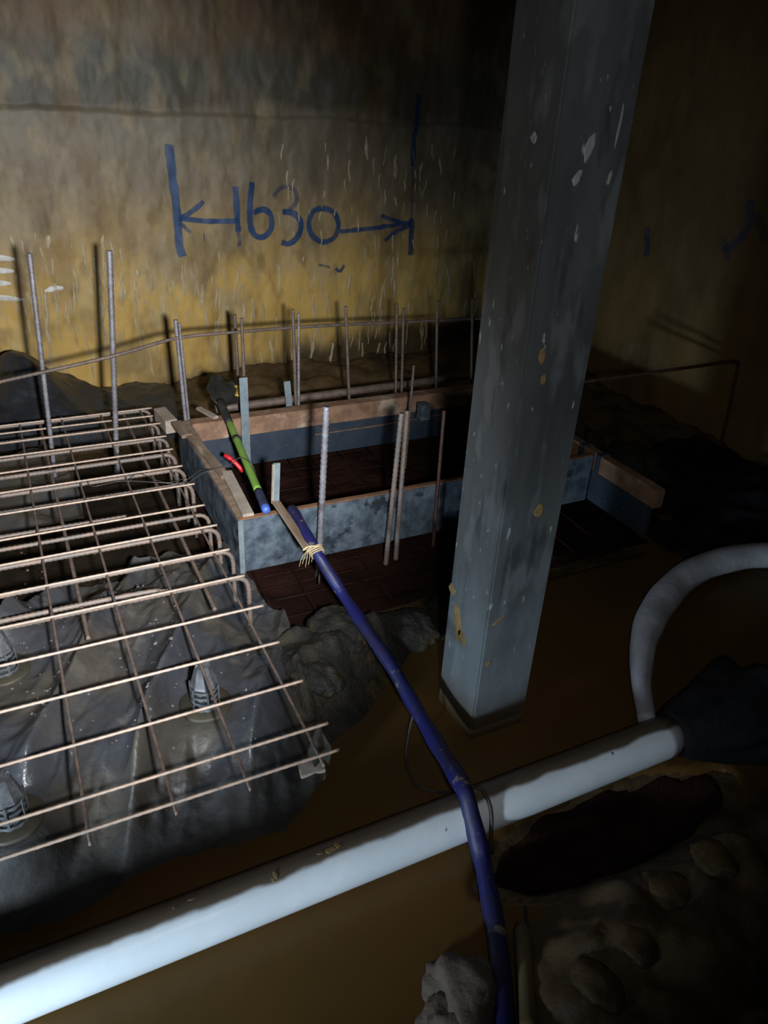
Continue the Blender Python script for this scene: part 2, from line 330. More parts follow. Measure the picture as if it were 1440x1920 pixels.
def box_data(lo, hi, jit=0.0, bev=0.0):
    bm = bmesh.new(); bmesh.ops.create_cube(bm, size=1)
    lo, hi = Vector(lo), Vector(hi)
    for v in bm.verts: v.co = Vector([lo[i] + (v.co[i] + 0.5) * (hi[i] - lo[i]) for i in range(3)])
    if jit:
        big = max(range(3), key=lambda i: hi[i] - lo[i])
        cuts = max(1, int((hi[big] - lo[big]) / 0.06))
        es = [e for e in bm.edges if abs((e.verts[0].co - e.verts[1].co)[big]) > 1e-4]
        bmesh.ops.subdivide_edges(bm, edges=es, cuts=cuts)
        for v in bm.verts: v.co += noise.noise_vector(v.co * 7.0) * jit
    if bev: bmesh.ops.bevel(bm, geom=[e for e in bm.edges if len(e.link_faces) == 2 and e.calc_face_angle(0) > 0.6], offset=bev, segments=2, affect='EDGES')
    return bm
def bm_obj(name, bm, material, parent=None, smooth=False):
    me = bpy.data.meshes.new(name); bm.to_mesh(me); bm.free(); me.materials.append(material)
    if smooth: me.polygons.foreach_set('use_smooth', [True] * len(me.polygons))
    return link(bpy.data.objects.new(name, me), parent)
def bar_box(name, a, b, wid, thk, material, parent=None, up=Vector((0, 0, 1)), bev=0.002, jit=0.0):
    """a plank between two points: wid across, thk along 'up'"""
    a, b = Vector(a), Vector(b); t = (b - a); Ln = t.length; t.normalize()
    s = t.cross(up).normalized(); u = s.cross(t)
    bm = box_data((0, -wid / 2, -thk / 2), (Ln, wid / 2, thk / 2), jit, bev)
    mt = Matrix((( t.x, s.x, u.x, a.x), (t.y, s.y, u.y, a.y), (t.z, s.z, u.z, a.z), (0, 0, 0, 1)))
    o = bm_obj(name, bm, material, None); o.matrix_world = mt
    if parent: o.parent = parent; o.matrix_world = Matrix.Translation(parent.location) @ Matrix.Translation(-parent.location) @ mt; o.matrix_parent_inverse = Matrix.Translation(-parent.location)
    return o
def grid(name, nx, ny, fn, material, parent=None, keep=None, thick=0.0):
    vs = [fn(i / nx, j / ny) for j in range(ny + 1) for i in range(nx + 1)]
    fs = []
    for j in range(ny):
        for i in range(nx):
            a = j * (nx + 1) + i
            if keep is None or keep((i + .5) / nx, (j + .5) / ny): fs.append((a, a + 1, a + nx + 2, a + nx + 1))
    o = obj(name, vs, fs, material, parent, smooth=True)
    if thick:
        md = o.modifiers.new('thickness', 'SOLIDIFY'); md.thickness = thick; md.offset = -1
    return o
def nz(x, y, z=0.0, s=1.0): return noise.noise(Vector((x * s, y * s, z * s)))
def fbm(x, y, z=0.0, s=1.0, o=4): return noise.fractal(Vector((x * s, y * s, z * s)), 1.0, 2.0, o)
def sstep(a, b, x):
    t = max(0., min(1., (x - a) / (b - a))); return t * t * (3 - 2 * t)

# ------------------------------------------------------------------ setting: walls
YW, XW = 4.96, 3.73
def relief(x, z):
    """how far the back wall's face stands out from its plane, towards the room"""
    ledge = 1.66 + 0.025 * nz(x, 3.3, s=2.2) + 0.008 * nz(x, 1, s=11)
    h = 0.020 * (1 - sstep(ledge - 0.008, ledge + 0.014, z))
    h += 0.016 * fbm(x, z * 0.6, s=3.2) + 0.0060 * fbm(x, z * 0.45, 5, s=13)
    h += 0.012 * max(0, nz(x, z * 0.25, 9, s=7)) * sstep(1.5, 0.9, z)
    return h
def wp(x, z, off=0.0): return Vector((x, YW - relief(x, z) - off, z))
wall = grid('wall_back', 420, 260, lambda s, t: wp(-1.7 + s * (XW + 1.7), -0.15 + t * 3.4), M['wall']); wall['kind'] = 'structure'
def wr(y, z, off=0.0):
    h = 0.03 * fbm(y, z * 0.7, 20, s=1.7) + 0.012 * nz(y - z * 0.5, z * 0.2, 3, s=6)
    return Vector((XW - h - off, y, z))
wallr = grid('wall_right', 200, 130, lambda s, t: wr(YW + 0.05 - s * 5.2, -0.15 + t * 3.4), M['wall_brown']); wallr['kind'] = 'structure'

def strokes(name, lst, parent, wall_fn, place, mt, r=0.02):
    """soft-edged sprayed strokes lying on the wall's relief"""
    vs, fs, cov = [], [], []
    for pts, wd, dens in lst:
        P = [place(u, v) for u, v in pts]
        path = catmull([Vector((a, b, 0)) for a, b in P], 0.012) if len(P) > 1 else [Vector((P[0][0] - .004, P[0][1], 0)), Vector((P[0][0], P[0][1], 0)), Vector((P[0][0] + .004, P[0][1], 0))]
        n = len(path); base = len(vs); K = (-1, -0.62, 0, 0.62, 1)
        for i, p in enumerate(path):
            t = (path[min(i + 1, n - 1)] - path[max(0, i - 1)]).normalized(); s = Vector((-t.y, t.x, 0))
            wv = wd * (1 + 0.18 * nz(p.x, p.y, s=20)); e = 0.0 if i in (0, n - 1) else 1.0
            for k in K:
                q = p + s * (k * wv * 0.5); vs.append(wall_fn(q.x, q.y, 0.0018))
                cov.append((0.0 if abs(k) == 1 else dens) * e)
        for i in range(n - 1):
            for k in range(4):
                a = base + i * 5 + k; fs.append((a, a + 1, a + 6, a + 5))
    o = obj(name, vs, fs, mt, parent, smooth=True)
    at = o.data.attributes.new('cover', 'FLOAT', 'POINT'); at.data.foreach_set('value', cov)
    return o
def W(cx, cy):                                   # place on the back wall
    p = onY(240 + cx * 0.4444, 150 + cy * 0.4444, YW - 0.015); return p.x, p.z
def back(name, lst, label=None):
    o = strokes(name, lst, wall, wp, W, M['blue_paint'])
    if label: o['label'] = label
    return o
k = 0.00165                                       # metres per crop pixel
back('painted_line', [([(170, 268), (185, 400), (205, 560), (215, 690), (230, 748)], 0.058, 1.0)], 'blue spray-painted upright line, left end of the dimension')
back('painted_line', [([(1232, 55), (1218, 190), (1203, 250), (1200, 370)], 0.045, 0.75), ([(1202, 350), (1198, 600)], 0.03, 0.3), ([(1196, 580), (1190, 742)], 0.05, 0.8)], 'blue spray-painted upright line, right end of the dimension')
back('painted_arrow', [([(470, 592), (330, 595), (210, 582)], 0.036, 0.95), ([(322, 508), (275, 550), (215, 588)], 0.036, 0.85), ([(215, 600), (268, 648)], 0.03, 0.5), ([(320, 664)], 0.06, 1.0)], 'blue spray-painted arrow pointing left')
back('painted_arrow', [([(890, 640), (1040, 622), (1195, 603)], 0.034, 0.85), ([(1062, 570), (1130, 595), (1195, 608)], 0.034, 0.7), ([(1195, 608), (1130, 640), (1078, 680)], 0.036, 0.75)], 'blue spray-painted arrow pointing right')
back('painted_digit', [([(450, 445), (457, 560), (462, 640)], 0.044, 0.95), ([(462, 630), (468, 705)], 0.03, 0.45)], 'blue spray-painted digit 1')
back('painted_digit', [([(520, 425), (514, 500), (512, 590), (530, 650), (570, 662), (602, 625), (600, 570), (570, 545), (525, 560)], 0.044, 0.95)], 'blue spray-painted digit 6')
back('painted_digit', [([(612, 500), (630, 465), (668, 450), (705, 470), (708, 515), (680, 548), (645, 560)], 0.032, 0.45), ([(648, 556), (695, 562), (728, 600), (718, 655), (680, 690), (645, 684)], 0.046, 0.95)], 'blue spray-painted digit 3')
back('painted_digit', [([(818, 538), (778, 558), (762, 610), (778, 658), (825, 684), (872, 660), (886, 610), (866, 558), (815, 538)], 0.042, 0.85)], 'blue spray-painted digit 0')
back('painted_mark', [([(800, 778), (855, 790)], 0.022, 0.5), ([(872, 792), (893, 806), (915, 778)], 0.028, 0.7)])
def WR(u, v): p = onX(u, v, XW - 0.02); return p.y, p.z
o = strokes('painted_mark', [([(1207, 425), (1205, 482)], 0.07, 0.55)], wallr, wr, WR, M['blue_paint'])
o = strokes('painted_mark', [([(1405, 372), (1398, 430), (1365, 465), (1350, 450)], 0.06, 0.45), ([(1355, 460), (1365, 492)], 0.06, 0.45), ([(1415, 400), (1432, 455)], 0.06, 0.35)], wallr, wr, WR, M['blue_paint'])

# lime runs standing proud of the back wall
def run_data(x, z0, ln, wdt, vs, fs, lean=0.0):
    n = max(4, int(ln / 0.018)); base = len(vs)
    ph = random.random() * 50
    for i in range(n + 1):
        t = i / n; z = z0 - ln * t
        xx = x + lean * ln * t + 0.016 * nz(ph, z, s=9) + 0.006 * nz(ph, z, s=30)
        ww = wdt * (0.35 + 0.65 * math.sin(PI * min(1, 0.12 + t * 0.88)) ** 0.5) * (0.8 + 0.5 * nz(ph, z, 4, s=25))
        for kk, hh in ((-1, -0.003), (-0.5, 0.75), (0.5, 0.75), (1, -0.003)):
            vs.append(wp(xx + kk * ww / 2, z, 0.26 * wdt * hh if hh > 0 else hh))
    for i in range(n):
        for q in range(3):
            a = base + i * 4 + q; fs.append((a, a + 1, a + 5, a + 4))
vs, fs = [], []
rr = random.Random(3)
def addrun(u, v0, v1, wpx=5):
    a = onY(u, v0, YW); b = onY(u, v1, YW); run_data(a.x, a.z, max(0.03, a.z - b.z), wpx * 0.0052, vs, fs, rr.uniform(-0.15, 0.15))
for u, v0, v1, wd in [(84, 545, 690, 6), (176, 480, 645, 7), (102, 545, 640, 5), (135, 490, 560, 5), (19, 440, 465, 6), (70, 435, 450, 6), (90, 440, 465, 8), (78, 462, 490, 5), (96, 485, 515, 4),
        (193, 440, 470, 5), (206, 450, 475, 5), (225, 465, 490, 5), (157, 485, 505, 6), (251, 555, 640, 4), (255, 505, 520, 8), (284, 515, 545, 6), (307, 500, 555, 5), (323, 525, 545, 4), (340, 495, 555, 4),
        (366, 515, 555, 5), (395, 515, 535, 5), (413, 550, 665, 5), (378, 560, 620, 4), (232, 540, 560, 5), (45, 600, 680, 4), (172, 660, 735, 4), (490, 565, 610, 4), (532, 590, 650, 4), (503, 680, 710, 7),
        (612, 545, 600, 4), (600, 520, 560, 4), (640, 560, 600, 4), (696, 555, 600, 6), (700, 530, 560, 4), (715, 530, 610, 4), (742, 470, 500, 5), (735, 480, 560, 5), (590, 600, 655, 4), (582, 650, 700, 5),
        (620, 640, 700, 5), (684, 255, 300, 6), (676, 640, 670, 4), (720, 640, 690, 4), (530, 270, 300, 4), (537, 320, 350, 4), (655, 300, 340, 5), (740, 290, 330, 5), (790, 600, 670, 4), (700, 440, 470, 5), (785, 310, 340, 4)]:
    addrun(u, v0, v1, wd)
for i in range(190):
    u = rr.uniform(-60, 900); v = rr.choice((rr.uniform(440, 560), rr.uniform(500, 640), rr.uniform(480, 700)))
    if u > 420: v = rr.uniform(480, 660)
    addrun(u, v, v + rr.uniform(12, 60) * rr.uniform(0.5, 1.4), rr.uniform(1.8, 4.6))
for i in range(46):
    u = rr.uniform(520, 860); v = rr.uniform(262, 470); addrun(u, v, v + rr.uniform(10, 36), rr.uniform(2, 4.5))
o = obj('lime_runs', vs, fs, M['lime'], wall, smooth=True); o['kind'] = 'stuff'
vs, fs = [], []
for (u0, v0, u1, v1) in [(-30, 482, 28, 485), (-30, 508, 26, 507), (-30, 530, 20, 530), (-30, 556, 42, 560), (118, 538, 83, 545)]:
    a, b = onY(u0, v0, YW), onY(u1, v1, YW); base = len(vs); n = 10
    for i in range(n + 1):
        t = i / n; x = a.x + (b.x - a.x) * t; z = a.z + (b.z - a.z) * t + 0.006 * math.sin(t * 3)
        ww = 0.012 * math.sin(PI * (0.08 + 0.84 * t)) + 0.004
        vs += [wp(x, z - ww, 0.001), wp(x, z, 0.005), wp(x, z + ww, 0.001)]
    for i in range(n):
        for q in range(2): c = base + i * 3 + q; fs.append((c, c + 3, c + 4, c + 1))
o = obj('painted_mark', vs, fs, M['white_mark'], wall, smooth=True); o['label'] = 'white painted bars at the left edge'

# ------------------------------------------------------------------ setting: floor
BZ = 0.35                                          # height of mesh and formwork rim
def ground(x, y):
    h = 0.0
    # heap in the front right corner
    ks = ((-2, 0.5), (0.50, 0.66), (0.61, 0.744), (0.73, 0.822), (0.85, 0.886), (0.98, 0.907), (1.41, 0.911), (1.64, 0.93), (1.91, 0.945), (4.5, 1.2))
    yb = 0
    for (xa, ya), (xb, yb_) in zip(ks, ks[1:]):
        if xa <= x <= xb: yb = ya + (yb_ - ya) * (x - xa) / (xb - xa)
    yb += 0.02 * nz(x, 1, s=9)
    if x > 0.3: h += (0.05 + 0.13 * sstep(0.7, 1.3, x)) * sstep(yb + 0.01, yb - 0.20, y) * sstep(0.45, 0.62, x) * (1 + 0.5 * nz(x, y, 4, s=6)) + 0.028 * fbm(x, y, 7, s=11, o=5) * sstep(yb, yb - 0.15, y) * sstep(0.5, 0.8, x)
    # scoured hollow below the pipe on the right
    d = math.hypot((x - 1.33) / 0.46, (y - 1.0) / 0.13); h -= 0.14 * (1 - sstep(0.4, 1.0, d))
    # soil under the right-hand wall
    h += 0.10 * sstep(2.7, 3.7, x) * sstep(1.0, 2.2, y)
    h += 0.10 * sstep(3.75, 4.7, y) * (0.4 + sstep(0.6, 1.6, x))
    h += (0.012 + 0.03 * max(0, min(1, (abs(h) * 12)))) * fbm(x, y, s=5, o=5)
    return h - 0.012
fl = grid('floor', 330, 330, lambda s, t: Vector((-2.0 + s * 5.9, -0.9 + t * 5.95, ground(-2.0 + s * 5.9, -0.9 + t * 5.95))), M['mud']); fl['kind'] = 'structure'
def water_z(x, y):
    e = 1 - sstep(0.86, 1.06, math.hypot((x - 1.33) / 0.46, (y - 1.0) / 0.13) + 0.12 * nz(x, y, s=7))
    p_ = sstep(0.56, 0.62, x) * (1 - sstep(2.46, 2.52, x)) * sstep(2.14, 2.20, y)
    return 0.002 + 0.0015 * nz(x * 2, y * 3) - 0.2 * max(e, p_)
wat = grid('muddy_water', 260, 170, lambda s, t: Vector((-1.2 + s * 4.9, -0.6 + t * 3.2, water_z(-1.2 + s * 4.9, -0.6 + t * 3.2))), M['water'])
tag(wat, 'flat murky brown water lying between the column and the long white pipe', 'water', kind='stuff')
# dark floor of the formwork pit
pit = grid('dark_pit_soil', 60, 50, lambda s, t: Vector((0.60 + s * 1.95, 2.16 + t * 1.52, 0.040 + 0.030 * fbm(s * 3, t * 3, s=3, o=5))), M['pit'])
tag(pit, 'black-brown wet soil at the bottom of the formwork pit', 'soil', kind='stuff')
def hollow_z(x, y):
    e = sstep(0.82, 1.02, math.hypot((x - 1.33) / 0.48, (y - 1.0) / 0.14) + 0.15 * nz(x, y, s=9))
    return ground(x, y) + 0.006 - 0.03 * e
hollow = grid('dark_hollow_patch', 70, 30, lambda s, t: Vector((0.80 + s * 1.06, 0.82 + t * 0.36, hollow_z(0.80 + s * 1.06, 0.82 + t * 0.36))), M['pit'])  # near-black patch: the hollow's shade put into the colour
tag(hollow, 'painted darkness in the hollow under the right half of the white pipe', 'dark patch', kind='stuff')

# ------------------------------------------------------------------ square column
CX0, CX1, CY0, CY1 = 1.12, 1.328, 1.46, 1.675
cl = thing('square_column', 'tall grey square metal-skinned column standing in the brown water', 'column', (CX0, CY0, 0))
bm = box_data((0, 0, -0.1), (CX1 - CX0, CY1 - CY0, 3.2), 0, 0.006)
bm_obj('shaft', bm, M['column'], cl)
bm = box_data((-0.003, -0.003, 0.0), (0.004, 0.016, 3.2), 0, 0.001)
def patch(name, u, v, hw, hh, face, mt, ang=0.0, parent=cl, label=None):
    """a thin irregular smear on a face of the column"""
    c = onX(u, v, CX0) if face == 'L' else onY(u, v, CY0)
    n = 28; out = []
    for q in range(n):
        a = 2 * PI * q / n; r = 1 + 0.45 * nz(u + math.cos(a) * 0.9, v + math.sin(a) * 0.9)
        p, z = math.cos(a) * hw * r, math.sin(a) * hh * r
        p, z = p * math.cos(ang) - z * math.sin(ang), p * math.sin(ang) + z * math.cos(ang)
        out.append((p, z))
    v_ = []
    for off, sc in ((0.0005, 1.0), (0.0022, 0.8)):
        for p, z in out:
            if face == 'L': v_.append(Vector((CX0 - off, c.y + p * sc, c.z + z * sc)))
            else: v_.append(Vector((c.x + p * sc, CY0 - off, c.z + z * sc)))
    f_ = [(q, (q + 1) % n, n + (q + 1) % n, n + q) for q in range(n)] + [tuple(range(n, 2 * n))]
    o = obj(name, rel(parent, v_), f_, mt, parent)
    if label: o['label'] = label
for u, v, a, b, fc, mt, an in [(1104, 278, 0.012, 0.030, 'R', 'white_smear', -0.25), (1082, 333, 0.009, 0.018, 'R', 'white_smear', -0.5), (1143, 332, 0.004, 0.015, 'R', 'white_smear', -0.1),
        (1001, 258, 0.012, 0.012, 'L', 'white_smear', 0.3), (1160, 240, 0.003, 0.045, 'R', 'white_smear', -0.05)]:
    patch('paint_smear', u, v, a, b, fc, M[mt], an, label='pale grey paint smear')
for u, v, a, b, fc, an in [(858, 1168, 0.022, 0.062, 'L', -0.25), (866, 1195, 0.022, 0.025, 'L', -0.2), (848, 1105, 0.02, 0.018, 'L', 0.1), (1010, 958, 0.018, 0.020, 'R', 0.3), (1016, 668, 0.011, 0.022, 'R', 0.0), (1018, 712, 0.008, 0.014, 'R', 0.0),
        (916, 1245, 0.010, 0.008, 'R', 0.0), (935, 1165, 0.026, 0.007, 'R', 0.5)]:
    patch('mud_splash', u, v, a, b, fc, M['ochre'], an, label='ochre mud splash')
bm.free()

# ------------------------------------------------------------------ long pipe and its end
PR, PY, PZ = 0.0655, 1.168, 0.068
pe = onZ(1272, 1394, PZ)
pp = thing('drain_pipe', 'long white plastic pipe lying across the water in the foreground', 'pipe', (0, PY, PZ))
X0, X1 = -1.3, pe.x
seg = 40; vs, fs = [], []
xs = [X0 + (X1 - X0) * i / 60 for i in range(61)]
for x in xs:
    for q in range(seg):
        a = 2 * PI * q / seg; vs.append(Vector((x, math.cos(a) * PR, math.sin(a) * PR)))
for x in reversed(xs):
    for q in range(seg):
        a = 2 * PI * q / seg; vs.append(Vector((x, math.cos(a) * (PR - 0.005), math.sin(a) * (PR - 0.005))))
n = 2 * len(xs)
for i in range(n):
    for q in range(seg):
        a, b = i * seg + q, i * seg + (q + 1) % seg; j = ((i + 1) % n - i) * seg
        fs.append((a, b, b + j, a + j))
obj('pipe_body', vs, fs, M['pipe_dirty'], pp, smooth=True)
def pipe_spot(u, v, hx, ha, tilt=0.0):
    d = ray(u, v); best = None                       # where the sight line meets the pipe's skin
    o_ = Vector((0, 0, H)); A = d.y ** 2 + d.z ** 2; B = 2 * ((o_.y - PY) * d.y + (o_.z - PZ) * d.z); Cc = (o_.y - PY) ** 2 + (o_.z - PZ) ** 2 - PR ** 2
    disc = B * B - 4 * A * Cc
    if disc < 0: return
    p = o_ + d * ((-B - math.sqrt(disc)) / (2 * A)); a0 = math.atan2(p.z - PZ, p.y - PY)
    n = 16; v_ = []
    for off, sc in ((0.0006, 1), (0.0016, 0.75)):
        for q in range(n):
            t = 2 * PI * q / n; r = 1 + 0.6 * nz(u + 1.7 * math.cos(t), v + 1.7 * math.sin(t))
            dx = math.cos(t) * hx * r * sc + tilt * math.sin(t) * ha * sc; an = a0 + math.sin(t) * ha * r * sc
            v_.append(Vector((p.x + dx, math.cos(an) * (PR + off), math.sin(an) * (PR + off))))
    f_ = [(q, (q + 1) % n, n + (q + 1) % n, n + q) for q in range(n)] + [tuple(range(n, 2 * n))]
    obj('mud_splash', v_, f_, M['ochre'], pp)['label'] = 'ochre mud splash'
for a in [(620, 1594, 0.016, 0.14), (632, 1585, 0.008, 0.16), (516, 1642, 0.006, 0.18), (512, 1650, 0.004, 0.10), (360, 1686, 0.012, 0.05), (326, 1702, 0.003, 0.06), (600, 1600, 0.01, 0.06)]: pipe_spot(*a)

def lump(name, c, size, mt, label, cat, seed=0, amp=0.35, sub=4, group=None, flat_bottom=None, fs_=2.2, kind=None, parent=None):
    bm = bmesh.new(); bmesh.ops.create_icosphere(bm, subdivisions=sub, radius=1)
    for v in bm.verts:
        n = v.co.normalized()
        k = 1 + amp * fbm(n.x + seed, n.y, n.z, s=fs_ * 0.5, o=5)
        v.co = Vector((n.x * size[0] * k, n.y * size[1] * k, n.z * size[2] * k))
        if flat_bottom is not None and v.co.z < flat_bottom: v.co.z = flat_bottom
    o = bm_obj(name, bm, mt, parent, smooth=True); o.location = c
    if not parent: tag(o, label, cat, group, kind)
    return o
# black sleeve wrapped over the pipe's end
e = pe
n = 44; vs, fs = [], []
for i in range(30):
    t = i / 29; r0 = PR + 0.004 + 0.12 * t ** 0.8
    for q in range(n):
        a = 2 * PI * q / n
        r = r0 * (1 + 0.12 * math.sin(7 * a + 3 * t) * t + 0.20 * t * nz(math.cos(a) * 2, math.sin(a) * 2, t * 3))
        x = e.x - 0.005 + 0.34 * t + 0.05 * t * nz(math.cos(a), math.sin(a), 7)
        z = PZ + math.sin(a) * r * 0.85 + 0.05 * t
        vs.append(Vector((x, PY + math.cos(a) * r - 0.05 * t, max(-0.02, z - 0.02 * t))))
for i in range(29):
    for q in range(n):
        a, b = i * n + q, i * n + (q + 1) % n; fs.append((a, b, b + n, a + n))
fs.append(tuple(29 * n + q for q in range(n)))
o = obj('plastic_sleeve', vs, fs, M['dull_black'], smooth=True)
tag(o, 'crumpled black plastic sleeve flaring from the right end of the white pipe', 'plastic bag')

# pale flexible hose curving away behind the pipe
hp = [onZ(u, v, z) for u, v, z in [(1213, 1352, 0.05), (1202, 1270, 0.055), (1210, 1190, 0.06), (1240, 1128, 0.06), (1290, 1078, 0.065), (1360, 1050, 0.07), (1440, 1041, 0.07), (1560, 1050, 0.07), (1700, 1085, 0.07)]]
o = tube('flexible_hose', hp, lambda i, n: (0.030 + 0.034 * sstep(0, 0.35, i / n)) * (1 + 0.02 * math.sin(i * 0.55)), M['hose_white'], seg=20, step=0.02, flat=0.85)
tag(o, 'thick pale grey flexible hose curving on the mud behind the white pipe', 'hose')

# ------------------------------------------------------------------ reinforcement mesh (thin bars, X and Y) and hooked bars below it
mesh_t = thing('reinforcement_mesh', 'welded steel mesh mat lying raised above the black plastic sheet', 'mesh', (0.56, 1.28, BZ))
LX0 = -1.15
v, f = tube_data([Vector((LX0 - 0.56 + i * 0.012, 0, 0)) for i in range(int((0.585 - LX0) / 0.012) + 1)], rib(0.0047, 2, 0.10), 6)
me = bpy.data.meshes.new('long_bar'); me.from_pydata([tuple(p) for p in v], [], f); me.materials.append(M['mesh_bar']); me.polygons.foreach_set('use_smooth', [True] * len(me.polygons))
for i, y in enumerate([1.287, 1.382, 1.57, 1.758, 1.952, 2.150, 2.330, 2.513, 2.695, 2.886, 3.07, 3.27, 3.42, 3.58, 3.70, 3.80]):
    o = link(bpy.data.objects.new('long_bar', me), mesh_t)
    o.location = (rr.uniform(-0.008, 0.008), y - 1.28, 0.0048 + 0.003 * math.sin(i * 2.1)); o.rotation_euler = (rr.uniform(0, 6), rr.uniform(-0.004, 0.004), rr.uniform(-0.004, 0.004))
v, f = tube_data([Vector((0, i * 0.012, 0)) for i in range(int(2.6 / 0.012))], rib(0.0045, 2, 0.10), 6)
me2 = bpy.data.meshes.new('cross_bar'); me2.from_pydata([tuple(p) for p in v], [], f); me2.materials.append(M['rust_brown']); me2.polygons.foreach_set('use_smooth', [True] * len(me2.polygons))
for i, x in enumerate([0.5225, 0.330, 0.152, -0.040, -0.233, -0.425, -0.62, -0.81, -1.0]):
    o = link(bpy.data.objects.new('cross_bar', me2), mesh_t); o.location = (x - 0.56, -0.022 + rr.uniform(-0.004, 0.004), -0.0045); o.rotation_euler = (0.0, rr.uniform(0, 6), rr.uniform(-0.004, 0.004))

def hook_bar(y, x_end, z, r, drop, slope=0.0, lab='x', mt='rebar'):
    R_ = 0.045; p = []
    X = LX0
    while X < x_end - R_: p.append(Vector((X, y + slope * (X - x_end), z))); X += 0.009
    for i in range(1, 9): a = i / 8 * PI / 2; p.append(Vector((x_end - R_ + math.sin(a) * R_, y, z - R_ + math.cos(a) * R_)))
    zz = z - R_ - 0.01
    while zz > drop: p.append(Vector((x_end + 0.002, y, zz))); zz -= 0.009
    v, f = tube_data(p, rib(r, 2, 0.12), 8)
    o = obj('hooked_bar', v, f, M[mt], smooth=True)
    return o
hb = [(2.175, 0.60, BZ - 0.020, 0.0088), (2.355, 0.595, BZ - 0.018, 0.0082), (2.53, 0.59, BZ - 0.018, 0.0088), (2.66, 0.585, BZ - 0.02, 0.008), (2.94, 0.585, BZ - 0.018, 0.0088),
      (3.09, 0.585, BZ - 0.018, 0.009), (3.255, 0.58, BZ - 0.016, 0.0095), (3.44, 0.585, BZ - 0.016, 0.0085), (3.64, 0.58, BZ - 0.018, 0.0085), (3.83, 0.58, BZ - 0.016, 0.0085)]
names = ['nearest to the camera', 'second from the camera', 'third from the camera', 'fourth from the camera', 'fifth from the camera', 'sixth from the camera', 'fourth from the wall', 'third from the wall', 'second from the wall', 'nearest to the wall']
for (y, xe, z, r), nm in zip(hb, names):
    tag(hook_bar(y, xe, z, r, 0.06), 'thick ribbed steel bar with downward hooked end under the mesh, ' + nm, 'steel bar', 'hooked bars under the mesh')
o = tube('straight_bar', [(LX0, 2.80, BZ - 0.04), (0.285, 2.775, BZ - 0.035)], rib(0.009), M['rebar'], step=0.01, seg=8)
tag(o, 'thick ribbed bar without a hook ending halfway under the mesh', 'steel bar')
# supporting bar tying the hooked bars from below, on legs of the hooks
for x, nm in ((0.05, 'left'), (0.45, 'right')):
    o = tube('carrier_bar', [(x, 2.05, BZ - 0.040), (x, 3.9, BZ - 0.036)], rib(0.007), M['rust_brown'], step=0.012, seg=6)
    tag(o, 'brown carrier bar running towards the wall beneath the mesh, the %s one' % nm, 'steel bar', 'carrier bars')
tail = tube('lower_bar', [(LX0, 2.24, BZ - 0.036), (0.13, 2.235, BZ - 0.036), (0.33, 2.20, BZ - 0.03)], rib(0.0085), M['rebar'], step=0.01, seg=8)
tag(tail, 'thick ribbed bar lying low beside the nearest hooked bar', 'steel bar')

# starter bars along the wall side
starters = []
def starter(u0, v0, u1, v1, Y, r, label, mt='rebar_grey', z_to=None, Y1=None, group='upright starter bars'):
    a = onY(u0, v0, Y); b = onY(u1, v1, Y1 or Y)
    if z_to is not None: b = a + (b - a) * ((a.z - z_to) / (a.z - b.z))
    o = tube('starter_bar', [a, b], rib(r), M[mt], step=0.011, seg=8); tag(o, label, 'steel bar', group); return o
starter(55, 475, 95, 820, 3.62, 0.0105, 'tall grey upright bar, leftmost of all, through the mesh', z_to=0.06)
starter(205, 470, 217, 800, 3.62, 0.0125, 'tall thick grey upright bar, second from the left, through the mesh', z_to=0.06)
starter(329, 600, 347, 775, 3.66, 0.010, 'grey upright bar at the back left corner of the formwork, left of its pair', z_to=0.06)
starter(336, 606, 353, 776, 3.63, 0.007, 'grey upright bar at the back left corner of the formwork, right of its pair', z_to=0.06)
starter(453, 597, 458, 715, 3.64, 0.0085, 'upright bar standing behind the tall grey metal strap', 'rust_brown', z_to=0.06)
starter(440, 590, 447, 715, 3.95, 0.009, 'brown upright bar close left of the tall grey metal strap', 'rust_brown', z_to=0.06)
starter(549, 580, 555, 760, 3.68, 0.009, 'upright bar behind the back rail, left of the pair beside the short strap', 'rust_brown', z_to=0.06)
starter(560, 588, 560, 765, 3.64, 0.0075, 'upright bar behind the back rail, right of the pair beside the short strap', 'rebar_grey', z_to=0.06)
starter(648, 575, 655, 752, 3.66, 0.0085, 'brown upright bar behind the middle of the back rail', 'rust_brown', z_to=0.06)
starter(744, 570, 742, 735, 3.68, 0.008, 'brown upright bar behind the right part of the back rail, left of its pair', 'rust_brown', z_to=0.06)
starter(757, 578, 753, 735, 3.66, 0.008, 'brown upright bar behind the right part of the back rail, right of its pair', 'rust_brown', z_to=0.06)
starter(820, 565, 818, 700, 3.68, 0.008, 'dark upright bar near the column, left of two', 'rust_brown', z_to=0.06)
starter(886, 560, 884, 700, 3.68, 0.008, 'dark upright bar close beside the column, right of two', 'rust_brown', z_to=0.06)
starter(776, 685, 768, 780, 3.25, 0.0065, 'thin brown upright bar in front of the block on the back rail', 'rust_brown', z_to=0.05)
starter(612, 763, 600, 1020, 2.47, 0.0130, 'grey ribbed upright bar against the front panel, beside the blue hose', 'rebar_grey', z_to=0.04)
starter(763, 770, 742, 1045, 2.46, 0.0108, 'rusty upright bar in front of the front panel, right of the crossing pair', 'rebar', z_to=0.05)
starter(753, 775, 725, 1040, 2.44, 0.0108, 'rusty upright bar in front of the front panel, left of the crossing pair', 'rebar', z_to=0.05)
starter(833, 770, 815, 985, 2.49, 0.0075, 'dark upright bar at the right end of the front panel, next to the column', 'rebar_dark', z_to=0.05)
